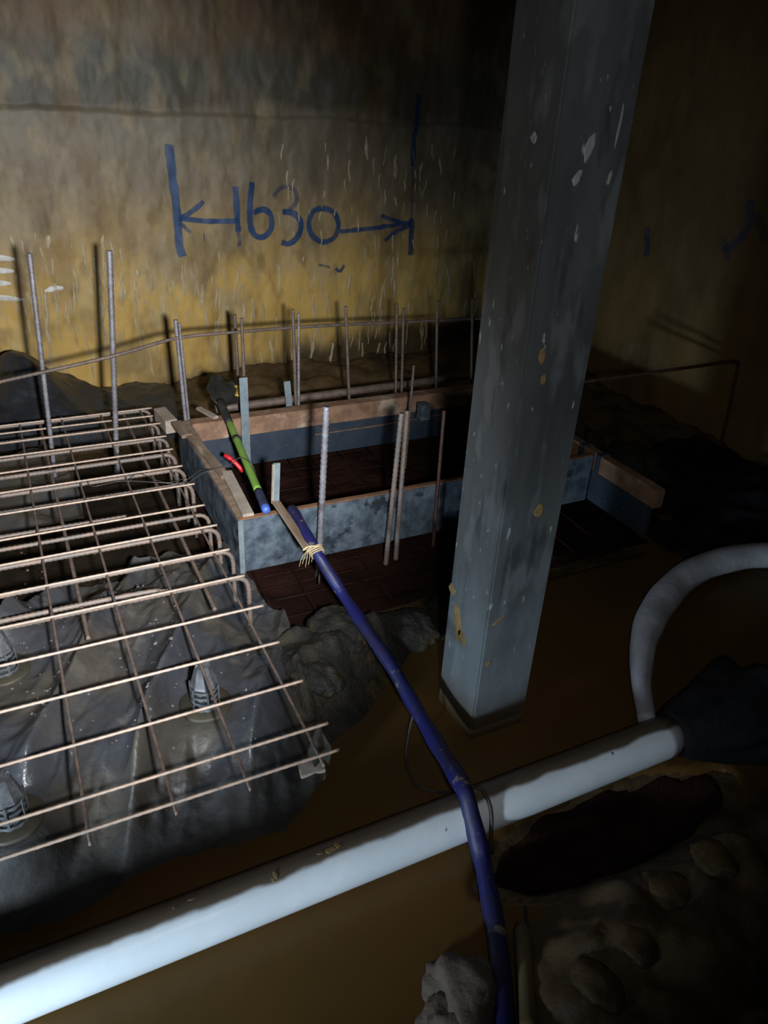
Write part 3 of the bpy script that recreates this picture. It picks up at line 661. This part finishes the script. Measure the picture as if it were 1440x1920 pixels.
# horizontal bars tied to them
def hbar(pts, r, label, mt='rust_brown'):
    o = tube('horizontal_bar', [onY(u, v, Y) for u, v, Y in pts], rib(r), M[mt], step=0.012, seg=8); return tag(o, label, 'steel bar', 'horizontal bars tied across the uprights')
hbar([(-60, 730, 3.585), (0, 716, 3.585), (210, 668, 3.59), (333, 634, 3.645), (450, 622, 3.665), (600, 611, 3.70), (750, 604, 3.70), (900, 597, 3.70), (990, 592, 3.70)], 0.0085, 'long brown horizontal bar tied across all the uprights, from the left edge to the column')
o = tube('horizontal_bar', [onY(590, 815, 3.51), onY(720, 796, 3.51), onY(850, 773, 3.51)], rib(0.0065), M['rust_brown'], step=0.012, seg=8)
tag(o, 'thin brown bar running along the inner face under the back timber rail', 'steel bar')
for i, (dy, lab) in enumerate([(0, 'front'), (0.10, 'back')]):
    a = onY(1090, 716, 2.80 + dy); b = onY(1386 - i * 4, 677, 2.80 + dy); b.z = a.z
    c = b + Vector((0.03, 0, -0.26))
    pth = [a, a.lerp(b, 0.5), a.lerp(b, 0.93), b + Vector((0, 0, -0.02)), b.lerp(c, 0.4) + Vector((0, 0, -0.02)), c]
    o = tube('hooked_starter_bar', pth + [Vector((c.x + 0.02, c.y, 0.05))], rib(0.009), M['rebar_dark'], step=0.012, seg=8)
    tag(o, 'dark bar bent down at its end in front of the right wall, the %s one' % lab, 'steel bar', 'bent bars by the right wall')

# ------------------------------------------------------------------ formwork box
FX0, FX1, FY0, FY1 = 0.675, 2.46, 2.53, 3.60
PT, PH = 0.022, 0.247
bx = thing('formwork_box', 'rectangular timber-edged formwork box with grey panels beside the column', 'formwork', (FX0, FY0, BZ))
def fb(name, lo, hi, mt, jit=0.0, bev=0.002, label=None):
    bm = box_data(Vector(lo) - bx.location, Vector(hi) - bx.location, jit, bev); o = bm_obj(name, bm, mt, bx)
    if label: o['label'] = label
    return o
fb('front_panel', (FX0, FY0, BZ - PH), (FX1 - 0.02, FY0 + 0.004, BZ - 0.004), M['panel'], label='grey smeared facing sheet')
fb('front_board', (FX0 + 0.004, FY0 + 0.004, BZ - PH + 0.01), (FX1 - 0.02, FY0 + 0.03, BZ), M['timber_orange'], 0.0015, label='orange-brown plywood edge')
fb('side_panel', (FX0 - 0.004, FY0, BZ - PH), (FX0, FY1, BZ - 0.015), M['panel'], label='grey smeared facing sheet')
fb('side_board', (FX0, FY0 + 0.004, BZ - PH + 0.01), (FX0 + 0.055, FY1, BZ - 0.004), M['timber'], 0.002, label='brown timber')
fb('corner_strip', (FX0 - 0.007, FY0 - 0.004, BZ - PH - 0.004), (FX0 + 0.014, FY0 + 0.002, BZ - 0.002), M['galv'], label='pale metal corner strip')
fb('back_rail', (FX0 + 0.055, FY1 - 0.075, BZ - 0.095), (FX1, FY1, BZ + 0.002), M['timber_stain'], 0.002, label='stained timber rail')
fb('back_panel', (FX0 + 0.055, FY1 - 0.072, BZ - PH - 0.02), (FX1, FY1 - 0.045, BZ - 0.093), M['panel_blue'], label='dark blue panel')
fb('far_side_board', (FX1, 2.12, BZ - 0.09), (FX1 + 0.05, FY1, BZ), M['timber_stain'], 0.002, label='stained timber')
fb('far_side_panel', (FX1 - 0.004, 2.14, BZ - PH), (FX1 + 0.02, FY1, BZ - 0.09), M['panel_blue'], label='dark panel')
for y in (2.50, 2.63): fb('strap', (FX1 - 0.008, y, BZ - 0.12), (FX1 + 0.058, y + 0.03, BZ + 0.005), M['panel_blue'], 0, 0.001, 'dark metal strap')
# second rail behind
o = tube('steel_tube_rail', [(0.90, 3.74, BZ - 0.02), (2.55, 3.76, BZ - 0.01)], 0.022, M['rust_brown'], seg=14, step=0.1)
tag(o, 'brown tubular rail lying parallel behind the back timber of the formwork', 'rail')
# loose timber on the left edge
def plank(u0, v0, u1, v1, z, wid, thk, mt, name, label, cat='timber', jit=0.001):
    a, b = onZ(u0, v0, z), onZ(u1, v1, z); o = bar_box(name, a, b, wid, thk, M[mt], jit=jit); return tag(o, label, cat)
plank(466, 966, 425, 885, BZ + 0.008, 0.045, 0.014, 'timber_pale', 'timber_offcut', 'pale flat offcut on the near left corner of the formwork')
plank(424, 894, 352, 812, BZ + 0.006, 0.042, 0.016, 'timber', 'timber_batten', 'brown batten lying on the left edge of the formwork')
plank(351, 818, 330, 792, BZ + 0.010, 0.05, 0.018, 'timber', 'timber_offcut', 'short brown offcut at the far end of the left edge')
plank(405, 783, 372, 765, BZ + 0.012, 0.030, 0.014, 'timber_pale', 'timber_offcut', 'small slanting offcut on the back rail left of the green handle')
plank(300, 776, 322, 800, BZ - 0.02, 0.06, 0.07, 'timber_pale', 'timber_block', 'pale block at the back left outside corner of the formwork', jit=0.002)
plank(785, 772, 803, 770, BZ - 0.03, 0.05, 0.09, 'panel', 'concrete_block', 'small grey block on the back rail, left of the column', 'block', 0.002)
plank(300, 785, 860, 703, BZ + 0.0, 0.04, 0.03, 'timber', 'long_batten', 'long thin brown batten just behind the back rail') if False else None
plank(560, 1452, 606, 1440, 0.05, 0.055, 0.045, 'timber_pale', 'wood_block', 'small pale wood block at the near right corner of the mesh', 'block', 0.003)
# metal straps standing behind
def strap(u0, v0, u1, v1, Y, wid, label):
    a, b = onY(u0, v0, Y), onY(u1, v1, Y); o = bar_box('metal_strap', b, a, wid, 0.006, M['galv'], up=Vector((0, -1, 0)), bev=0.001); return tag(o, label, 'strap', 'upright metal straps')
strap(456, 708, 464, 890, 3.50, 0.042, 'tall grey flat metal strap upright against the back rail')
strap(538, 715, 546, 800, 3.68, 0.036, 'short grey flat metal strap upright behind the back rail')

# rebar mat at the bottom of the pit
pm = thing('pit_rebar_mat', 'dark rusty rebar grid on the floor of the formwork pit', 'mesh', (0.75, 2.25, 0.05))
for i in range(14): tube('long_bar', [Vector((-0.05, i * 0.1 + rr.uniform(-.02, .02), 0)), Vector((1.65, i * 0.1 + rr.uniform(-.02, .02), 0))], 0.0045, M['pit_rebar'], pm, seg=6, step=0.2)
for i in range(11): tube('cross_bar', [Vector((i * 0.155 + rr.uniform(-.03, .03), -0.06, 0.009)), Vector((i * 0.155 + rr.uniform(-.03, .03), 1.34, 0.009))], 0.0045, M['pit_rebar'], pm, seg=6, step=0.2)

# ------------------------------------------------------------------ shovel (green handle)
A = onZ(500, 958, BZ + 0.012); B = onZ(430, 792, BZ + 0.022); D_ = (B - A).normalized()
sh = thing('shovel', 'shovel with bright green handle lying across the formwork, blade towards the wall', 'shovel', A)
cap0 = A; g0 = A + D_ * ((onZ(487, 922, BZ + 0.012) - A).length)
tube('handle_tip', rel(sh, [A, A + D_ * 0.035]), lambda i, n: 0.019 * (0.75 + 0.25 * min(1, i / max(1, n * 0.4))), M['bluecap'], sh, seg=14, step=0.01)['label'] = 'bright blue end cap'
tube('grip', rel(sh, [A + D_ * 0.033, g0]), 0.0185, M['darkgrip'], sh, seg=14, step=0.02)['label'] = 'dark blue grip'
tube('handle', rel(sh, [g0, B]), 0.0170, M['green'], sh, seg=14, step=0.03)['label'] = 'green handle'
kn = g0.lerp(B, 0.72)
tube('ferrule', rel(sh, [kn - D_ * 0.014, kn + D_ * 0.014]), 0.0205, M['steel_dark'], sh, seg=14, step=0.01)
E_ = B + D_ * 0.16 + Vector((-0.02, 0, 0.05))
tube('socket', rel(sh, [B - D_ * 0.01, B.lerp(E_, 0.6), E_]), lambda i, n: 0.019 + 0.004 * i / n, M['steel_dark'], sh, seg=12, step=0.02)
# blade: a dished, pointed plate that continues the handle upwards
tip = onY(424, 716, 3.78); bl_dir = (tip - E_).normalized(); side = Vector((0.93, 0.0, -0.35)); side = (side - bl_dir * side.dot(bl_dir)).normalized(); nrm = side.cross(bl_dir)
Ln = (tip - E_).length + 0.03
def blade(s, t):
    wv = 0.085 * (1 - sstep(0.72, 1.0, t) * 0.75) * (0.55 + 0.45 * sstep(0.0, 0.22, t)); x = (s - 0.5) * 2
    return E_ - bl_dir * 0.03 + bl_dir * (Ln * t) + side * (x * wv) + nrm * (0.024 * x * x + 0.015 * math.sin(t * PI)) - sh.location
o = grid('blade', 14, 20, blade, M['steel_dark'], sh, thick=0.004)
def edge(s, t):
    x = 0.72 + 0.32 * s; tt = 0.42 + 0.42 * t + 0.03 * nz(s * 3, t * 6); wv = 0.085 * (1 - sstep(0.72, 1.0, tt) * 0.75)
    return E_ - bl_dir * 0.03 + bl_dir * (Ln * tt) + side * (x * wv) + nrm * (0.024 * x * x + 0.015 * math.sin(tt * PI)) - sh.location
for off in (0.006,):
    o = grid('blade_edge', 4, 12, lambda s, t: edge(s, t), M['yellow'], sh, thick=0.014); o.modifiers[0].offset = 0; o['label'] = 'yellow painted blade edge'

# red tube stub and wires
a, b = onZ(421, 853, BZ - 0.03), onZ(456, 884, BZ - 0.10)
o = tube('red_tube', [a, a.lerp(b, .5) + Vector((0, 0, .01)), b], 0.011, M['red'], seg=12); tag(o, 'short red plastic tube beside the green handle inside the formwork', 'tube')
def wire(pts, label, r=0.0016, name='tie_wire', mt='wire'):
    o = tube(name, [onZ(*p) for p in pts], r, M[mt], seg=5, step=0.015); return tag(o, label, 'wire', 'loose tie wires')
wire([(350, 908, BZ + .012), (385, 885, BZ + .03), (430, 872, BZ + .04), (450, 858, BZ + .055), (470, 868, BZ + .05), (480, 888, BZ + 0.0)], 'thin wire looped round the green handle to the mesh', 0.0022)
wire([(165, 902, BZ + .012), (175, 912, BZ + .03), (230, 902, BZ + .03), (300, 905, BZ + .02), (340, 905, BZ + .012), (372, 884, BZ + .03), (392, 880, BZ + .02)], 'thin curly tie wire lying over the middle of the mesh')
wire([(240, 905, BZ + .012), (260, 888, BZ + .03), (310, 905, BZ + .02), (350, 896, BZ + .012)], 'short tie wire arched over the mesh near the formwork')

# ------------------------------------------------------------------ upright stake, slanting lath, blue hose
P0 = onY(519, 868, 2.56); P1 = onY(517, 942, 2.52)
o = bar_box('timber_stake', P1, P0, 0.026, 0.012, M['galv'], up=Vector((0.25, -1, 0)).normalized(), bev=0.001); tag(o, 'short grey upright stake at the front edge of the formwork', 'stake')
o = bar_box('stake_edge', P1 + Vector((-0.015, -0.004, 0)), P0 + Vector((-0.015, -0.004, -0.002)), 0.004, 0.013, M['timber_pale'], up=Vector((0.25, -1, 0)).normalized(), bev=0.0005)
par = bpy.data.objects['timber_stake']; mw = o.matrix_world.copy(); bpy.context.view_layer.update(); o.parent = par; o.matrix_parent_inverse = par.matrix_world.inverted(); o['label'] = 'pale wooden edge'
L0 = P1 + Vector((0.0, 0.0, 0.004)); L1 = onY(578, 1030, 2.20)
o = bar_box('timber_lath', L0, L1, 0.036, 0.010, M['timber'], up=Vector((0.3, 0, 1)).normalized(), bev=0.001); tag(o, 'thin wooden lath sloping from the stake down to the blue hose', 'lath')
hz = [onY(547, 955, 2.50), onY(565, 985, 2.36), onY(592, 1034, 2.20), onZ(640, 1110, 0.235), onZ(690, 1185, 0.20), onZ(730, 1243, 0.16), onZ(775, 1320, 0.10), onZ(822, 1400, 0.09),
      onZ(868, 1476, PZ + PR + 0.03), onZ(884, 1530, 0.12), onZ(902, 1605, 0.045), onZ(920, 1690, 0.035), onZ(936, 1790, 0.033), onZ(943, 1900, 0.033), onZ(950, 2000, 0.033)]
o = tube('blue_hose', hz, lambda i, n: 0.0215 + 0.004 * sstep(0.2, 0.7, i / n) + 0.0015 * math.sin(i * 0.7), M['blue'], seg=14, step=0.02)
tag(o, 'dark blue muddy hose running from the formwork over the white pipe', 'hose')
# cord tying lath and hose
vs, fs = [], []
def addt(pts, r):
    v, f = tube_data(catmull(pts, 0.006), r, 5); b = len(vs); vs.extend(v); fs.extend([tuple(i + b for i in q) for q in f])
hc = hz[2]; hd = (hz[3] - hz[1]).normalized(); s1 = hd.cross(Vector((0, 0, 1))).normalized(); s2 = s1.cross(hd)
for kx in range(4):
    addt([hc + hd * (-0.012 + kx * 0.008) + (s1 * math.cos(a) + s2 * math.sin(a)) * (0.026 + 0.003 * math.sin(3 * a)) for a in [2 * PI * q / 12 for q in range(13)]], 0.0028)
addt([hc + s2 * 0.03 - s1 * 0.01, L1 + Vector((0, 0, 0.012)), L1 + Vector((-0.02, 0.0, 0.0))], 0.004)
for q in range(5): addt([L1, L1 + Vector((-0.01 * q + 0.01, -0.015, -0.02)), L1 + Vector((-0.012 * q + 0.005, -0.02, -0.045 - 0.008 * (q % 3)))], 0.0012)
o = obj('cord_binding', vs, fs, M['cord'], smooth=True); tag(o, 'straw-coloured cord tying the wooden lath to the blue hose', 'cord')
# cables around the hose
def cable(pts, r, label):
    o = tube('thin_cable', [onZ(*p) for p in pts], r, M['cable'], seg=8, step=0.02); return tag(o, label, 'cable', 'thin cables beside the hose')
cable([(778, 1330, 0.10), (768, 1370, 0.05), (762, 1425, 0.012), (780, 1470, 0.010), (820, 1485, 0.012), (862, 1484, 0.06), (880, 1478, 0.165)], 0.0045, 'thin brown cable looping in the water left of the hose above the pipe')
cable([(878, 1478, 0.16), (898, 1476, PZ + PR + 0.012), (915, 1498, PZ + PR + 0.008), (922, 1530, 0.115), (921, 1565, 0.07), (922, 1600, 0.012)], 0.0055, 'thin brown cable hanging over the pipe right of the blue hose')
cable([(560, 985, BZ - .02), (590, 1020, BZ - .05), (600, 1050, 0.20), (598, 1095, 0.10)], 0.004, 'thin dark cable hanging down behind the blue hose at the front panel')
cable([(985, 1700, 0.02), (992, 1760, 0.03), (996, 1850, 0.05), (1000, 1930, 0.06)], 0.004, 'thin dark cable along the tan stub at the bottom edge')

CHZ = 0.192                                        # level the chairs stand on
CHAIRS = [(0.336, 1.758, 'grey slotted plastic rebar chair under the right part of the mesh', 0.2, 'right'),
          (-0.214, 1.544, 'grey slotted plastic rebar chair at the left edge near the front of the mesh', 0.1, 'front'),
          (-0.207, 2.150, 'grey slotted plastic rebar chair cut by the left edge of the photo, farther back', 0.6, 'back')]
# ------------------------------------------------------------------ plastic sheeting below the mesh
def sheet_z(x, y):
    u = (x * 0.86 + y * 0.50); v = (-x * 0.50 + y * 0.86)                # folds run diagonally
    body = sstep(1.30, 1.80, y) * (1 - 0.45 * sstep(2.35, 3.0, y))
    edge_ = 1 - sstep(0.38, 0.72, x)
    h = 0.02 + 0.15 * body * (0.25 + 0.75 * edge_)
    q = x * 0.90 - y * 0.42 + 0.06 * nz(x, y, s=1.6)                      # across the folds
    along = x * 0.42 + y * 0.90
    on = sstep(1.30, 1.65, y)
    fold = (1 - abs(math.sin(q * 11 + 0.9 * nz(q, along * 0.3, 2, s=2)))) ** 1.6
    h += 0.145 * fold * on * (0.45 + 0.8 * abs(nz(q * 1.2, along * 0.35, 8, s=2.2)))
    h += 0.022 * (1 - abs(nz(q, along * 0.16, 3, s=9)) * 2) * (0.35 + on)
    h += 0.010 * (1 - abs(nz(q, along * 0.4, 4, s=22)) * 2) * on + 0.004 * fbm(x, y, 5, s=16)
    hole = (1 - sstep(0.16, 0.3, math.hypot((x - 0.05) / 1.3, (y - 2.62) / 0.8))); h -= 0.10 * hole
    for c in CHAIRS:
        k = sstep(0.17, 0.07, math.hypot(x - c[0], y - c[1])); h = h * (1 - k) + (CHZ - 0.008) * k
    return max(0.012, h)
def sh_fn(s, t):
    y = 1.36 + 1.34 * t; xr = 0.66 + 0.05 * nz(y, 2, s=4) - 0.30 * sstep(1.55, 1.24, y) + 0.05 * sstep(1.6, 2.3, y)
    x = -1.25 + (xr + 1.25) * s; y2 = y + 0.04 * nz(x, 4, s=3)
    return Vector((x, y2, sheet_z(x, y2)))
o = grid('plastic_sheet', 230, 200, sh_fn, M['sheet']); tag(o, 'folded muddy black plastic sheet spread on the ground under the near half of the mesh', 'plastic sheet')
def sh2(s, t):
    x = -1.3 + 1.45 * s; y = 3.22 + 0.75 * t
    z = 0.05 + 0.05 * sstep(0.0, 0.5, t) + 0.05 * (1 - abs(nz(x * 0.6, y, 3, s=4)) * 2) + 0.012 * fbm(x, y, s=9)
    return Vector((x + 0.06 * nz(y, 1, s=4), y, max(0.02, z)))
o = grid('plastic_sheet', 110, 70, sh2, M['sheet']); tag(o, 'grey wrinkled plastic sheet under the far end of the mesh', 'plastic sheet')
def sh3(s, t):
    x = -1.4 + 2.25 * s; y = 4.02 + 0.85 * t
    top = 0.10 + 0.20 * math.exp(-((x - 0.02) / 0.20) ** 2) + 0.10 * sstep(0.5, 0.05, x)
    fo = (1 - abs(math.sin((x * 0.9 + y * 0.8) * 7 + nz(x, y, s=2))))
    z = 0.05 + top * math.sin(PI * min(1, t * 0.72 + 0.08)) ** 1.2 + 0.06 * fo * (0.4 + t * 0.6) * sstep(0.9, 0.3, x) + 0.015 * fbm(x, y, s=8)
    return Vector((x, y, z))
o = grid('plastic_sheet', 150, 60, sh3, M['black_plastic']); tag(o, 'shiny black plastic heaped in a peak against the foot of the back wall', 'plastic sheet')
lump('plastic_bundle', onY(815, 690, 4.72), (0.20, 0.14, 0.085), M['dull_black'], 'black plastic bundle at the foot of the back wall, left of the column', 'plastic bundle', 3, 0.5)
def sh4(s, t):
    x = 2.62 + 1.0 * s; y = 1.95 + 1.0 * t
    return Vector((x + 0.08 * nz(y, 3, s=3), y, ground(x, y) + 0.03 + 0.07 * (1 - abs(nz(x, y, 3, s=4)) * 2) * math.sin(PI * s) ** .5 * math.sin(PI * t) ** .5))
o = grid('plastic_sheet', 70, 70, sh4, M['dull_black']); tag(o, 'crumpled black plastic on the ground behind the pale flexible hose', 'plastic sheet')
lump('soil_clod', (2.72, 3.15, 0.12), (0.20, 0.24, 0.16), M['rock'], 'dark clod of earth beyond the far side board of the formwork', 'clod', 8, 0.6, flat_bottom=-0.1)
lump('soil_clod', (2.95, 2.75, 0.12), (0.17, 0.2, 0.11), M['rock'], 'low dark clod of earth between formwork and right wall', 'clod', 12, 0.6, flat_bottom=-0.1)

o = grid('void_dark_ground', 60, 40, lambda s, t: Vector((-1.4 + 2.02 * s, 2.45 + 1.5 * t, 0.012 + 0.018 * fbm(s * 5, t * 4, s=2))), M['pit2'])  # ground darkened to paint the shade of the void below the mesh
tag(o, 'soil painted near black for the dark void under the far half of the mesh', 'soil', kind='stuff')
# grit lying on the sheet
vs, fs = [], []
for i in range(330):
    if i < 260: p = onZ(rr.uniform(0, 330), rr.uniform(1010, 1400), 0.19)
    else: p = onZ(rr.uniform(200, 500), rr.uniform(1100, 1400), 0.17)
    if rr.random() > 0.35 + 0.9 * (nz(p.x, p.y, 1, s=5) + 0.3): continue
    z = sheet_z(p.x, p.y); r = rr.uniform(0.0016, 0.005) * rr.choice((1, 1, 1.6)); b = len(vs)
    for dx, dy, dz in ((1, 0, 0), (0, 1, 0), (-1, 0, 0), (0, -1, 0), (0.1, 0.1, 0.9), (0, 0, -0.6)):
        vs.append(Vector((p.x + dx * r * rr.uniform(.7, 1.3), p.y + dy * r * rr.uniform(.7, 1.3), z + dz * r)))
    fs += [(b, b + 1, b + 4), (b + 1, b + 2, b + 4), (b + 2, b + 3, b + 4), (b + 3, b, b + 4), (b + 1, b, b + 5), (b + 2, b + 1, b + 5), (b + 3, b + 2, b + 5), (b, b + 3, b + 5)]
o = obj('grit', vs, fs, M['crumb']); tag(o, 'pale grit scattered on the black plastic sheet', 'grit', kind='stuff')

# slotted plastic rebar chairs holding up the mesh
M['ochre_dull'] = mat('dull_silt', (0.045, 0.036, 0.019), (0.03, 0.026, 0.016), 12, 0.6)
def band(r0, r1, z0, z1, scal, n=48, w=0.0016):
    """a thin ring wall, its lower edge notched"""
    vs, fs = [], []
    for q in range(n):
        a = 2 * PI * q / n; c, s_ = math.cos(a), math.sin(a); lo = z0 + scal * (0.5 + 0.5 * math.cos(a * 12)) * (1 if q % 4 < 2 else 0.3)
        for r, z in ((r0, lo), (r1, z1), (r1 - w, z1), (r0 - w, lo)): vs.append(Vector((c * r, s_ * r, z)))
    for q in range(n):
        b = ((q + 1) % n) * 4; a = q * 4
        for j in range(4): fs.append((a + j, b + j, b + (j + 1) % 4, a + (j + 1) % 4))
    return vs, fs
def chair(x, y, top, base, label, rz, where):
    t = thing('rebar_chair', label, 'rebar chair', (x, y, base), 'plastic rebar chairs under the mesh')
    hh = top - base; Rb, Rt = 0.046, 0.022
    rad = lambda k: Rb - (Rb - 0.040) * min(1, k / 0.55) - max(0, k - 0.55) / 0.45 * (0.040 - Rt)
    v, f = [], []
    for i in range(11):                                               # dark core seen through the slots
        k = i / 10
        for q in range(24): a = 2 * PI * q / 24; r = rad(k) * 0.86; v.append(Vector((math.cos(a) * r, math.sin(a) * r, k * hh * 0.97)))
    for i in range(10):
        for q in range(24): a, b = i * 24 + q, i * 24 + (q + 1) % 24; f.append((a, b, b + 24, a + 24))
    f.append(tuple(240 + q for q in range(24)))
    o = obj('core', v, f, M['black_plastic'], t, smooth=True); o['label'] = 'dark inside seen through the slots'
    for i in range(4):
        k0, k1 = 0.02 + i * 0.135, 0.02 + i * 0.135 + 0.075
        v, f = band(rad(k0), rad(k1), k0 * hh, k1 * hh, 0.004); obj('ring', v, f, M['bottle'], t)
    v, f = [], []
    for i in range(9):
        k = 0.54 + 0.46 * i / 8
        for q in range(8): a = 2 * PI * (q + .5) / 8; r = rad(k) * (1.02 if i else 1.04); v.append(Vector((math.cos(a) * r, math.sin(a) * r, k * hh)))
    for i in range(8):
        for q in range(8): a, b = i * 8 + q, i * 8 + (q + 1) % 8; f.append((a, b, b + 8, a + 8))
    f.append(tuple(64 + q for q in range(8)))
    obj('shoulder', v, f, M['bottle'], t)['label'] = 'smooth faceted shoulder'
    for q in range(6):
        a = 2 * PI * q / 6 + 0.3; c, s_ = math.cos(a), math.sin(a)
        bm = box_data((-0.003, -0.002, 0), (0.003, 0.001, hh * 0.56)); o = bm_obj('rib', bm, M['bottle'], t); o.location = (c * rad(0.2), s_ * rad(0.2), 0); o.rotation_euler = (0, 0, a + PI / 2)
    for s_ in (-1, 1):
        tube('clip', [Vector((s_ * 0.010, 0, hh - 0.002)), Vector((s_ * 0.019, 0, hh + 0.010)), Vector((s_ * 0.021, 0, hh - 0.004))], 0.0035, M['bottle'], t, seg=6, step=0.004)
    t.rotation_euler = (0, 0, rz)
    v, f = [], []; m_ = 36
    for q in range(m_):
        a = 2 * PI * q / m_
        for r, z in ((0.03, 0.004), (0.074, 0.004), (0.078, 0.0), (0.078, -0.006)):
            r2 = r * (1 + 0.04 * nz(q, x, s=.4)); v.append(Vector((math.cos(a) * r2, math.sin(a) * r2, z)))
    for q in range(m_):
        for j in range(3): a = q * 4 + j; b = ((q + 1) % m_) * 4 + j; f.append((a, a + 1, b + 1, b))
    o = obj('foot_plate', v, f, M['ochre_dull'], t, smooth=True); o['label'] = 'round foot plate coated with dull yellow silt'
for (x, y, lab, rz, wh) in CHAIRS: chair(x, y, BZ - 0.010, CHZ, lab, rz, wh)

# ------------------------------------------------------------------ stones in front of the pit
def bank_z(x, y):
    front = 1.52 + 0.72 * max(0, x - 0.65) + 0.05 * nz(x, 5, s=5)
    if x < 0.65: front = 1.60 + 1.2 * (0.65 - x)
    back_ = 2.16 + 0.05 * nz(x, 0, s=3)
    k = sstep(front, front + 0.30, y) * (1 - sstep(back_ - 0.16, back_ + 0.01, y)) * (1 - 0.6 * sstep(1.6, 1.95, x))
    lumps = (1 - abs(nz(x, y, 1.7, s=4.2)) * 2.2)
    return 0.19 * k * (0.72 + 0.38 * lumps) + k * (0.03 * fbm(x, y, 2, s=7) + 0.012 * fbm(x, y, 6, s=24)) - 0.006
o = grid('rubble_bank', 170, 90, lambda s, t: Vector((0.50 + 1.50 * s, 1.42 + 0.80 * t, bank_z(0.50 + 1.50 * s, 1.42 + 0.80 * t))), M['rock'],
         keep=lambda s, t: bank_z(0.50 + 1.50 * s, 1.42 + 0.80 * t) > -0.003)
tag(o, 'dark bank of mud-smeared rubble between the formwork pit and the brown water', 'mud bank', kind='stuff')
def rock(x, y, dz, size, label, seed, rot=0.0, amp=0.30):
    o = lump('mud_covered_stone', (x, y, max(0.0, bank_z(x, y)) + dz), size, M['rock'], label, 'stone', seed, amp, sub=5, group='muddy stones in front of the pit', fs_=1.6)
    o.rotation_euler = (0.1, 0.15, rot); return o
rock(0.90, 1.99, -0.03, (0.13, 0.12, 0.085), 'rounded mud-smeared stone on the bank left of the blue hose', 1, 0.2)
rock(1.22, 2.03, -0.03, (0.13, 0.11, 0.08), 'mud-smeared stone between the blue hose and the column', 5, -0.4)
rock(1.42, 2.17, -0.05, (0.10, 0.08, 0.07), 'dark stone at the pit edge partly hidden by the column', 23, 0.1)
rock(0.72, 1.83, -0.05, (0.09, 0.10, 0.06), 'low dark stone beside the right edge of the mesh', 17, 0.7)
# foreground debris
lump('pale_stone', onZ(880, 1860, 0.02), (0.085, 0.10, 0.06), M['stone'], 'pale broken stone left of the blue hose at the bottom edge', 'stone', 31, 0.5, flat_bottom=-0.05)
lump('pale_stone', onZ(835, 1915, 0.01), (0.07, 0.05, 0.04), M['stone'], 'smaller pale stone in the very bottom, below the other', 'stone', 37, 0.5, flat_bottom=-0.04)
a, b = onZ(978, 1735, 0.03), onZ(992, 1935, 0.05)
o = tube('tan_tube', [a, b], lambda i, n: 0.021 * (0.7 if i == 0 else 1), M['tan'], seg=14, step=0.02); tag(o, 'tan plastic tube stub lying right of the blue hose at the bottom edge', 'tube')
for i, (u, v, s) in enumerate([(1250, 1690, 0.06), (1190, 1780, 0.045), (1330, 1650, 0.05), (1120, 1850, 0.05)]):
    nm = ['largest earth clod on the heap under the pipe end', 'small earth clod in the middle of the front right heap', 'earth clod near the black sleeve', 'earth clod nearest to the tan tube', 'small earth clod near the lower right corner', 'little earth clod at the edge of the dark hollow'][i]
    p = onZ(u, v, 0.1); lump('soil_clod', (p.x, p.y, ground(p.x, p.y) + s * 0.2), (s, s * 1.2, s * 0.4), M['mud'], nm, 'clod', 40 + i, 0.5, 3, 'clods on the front right heap')
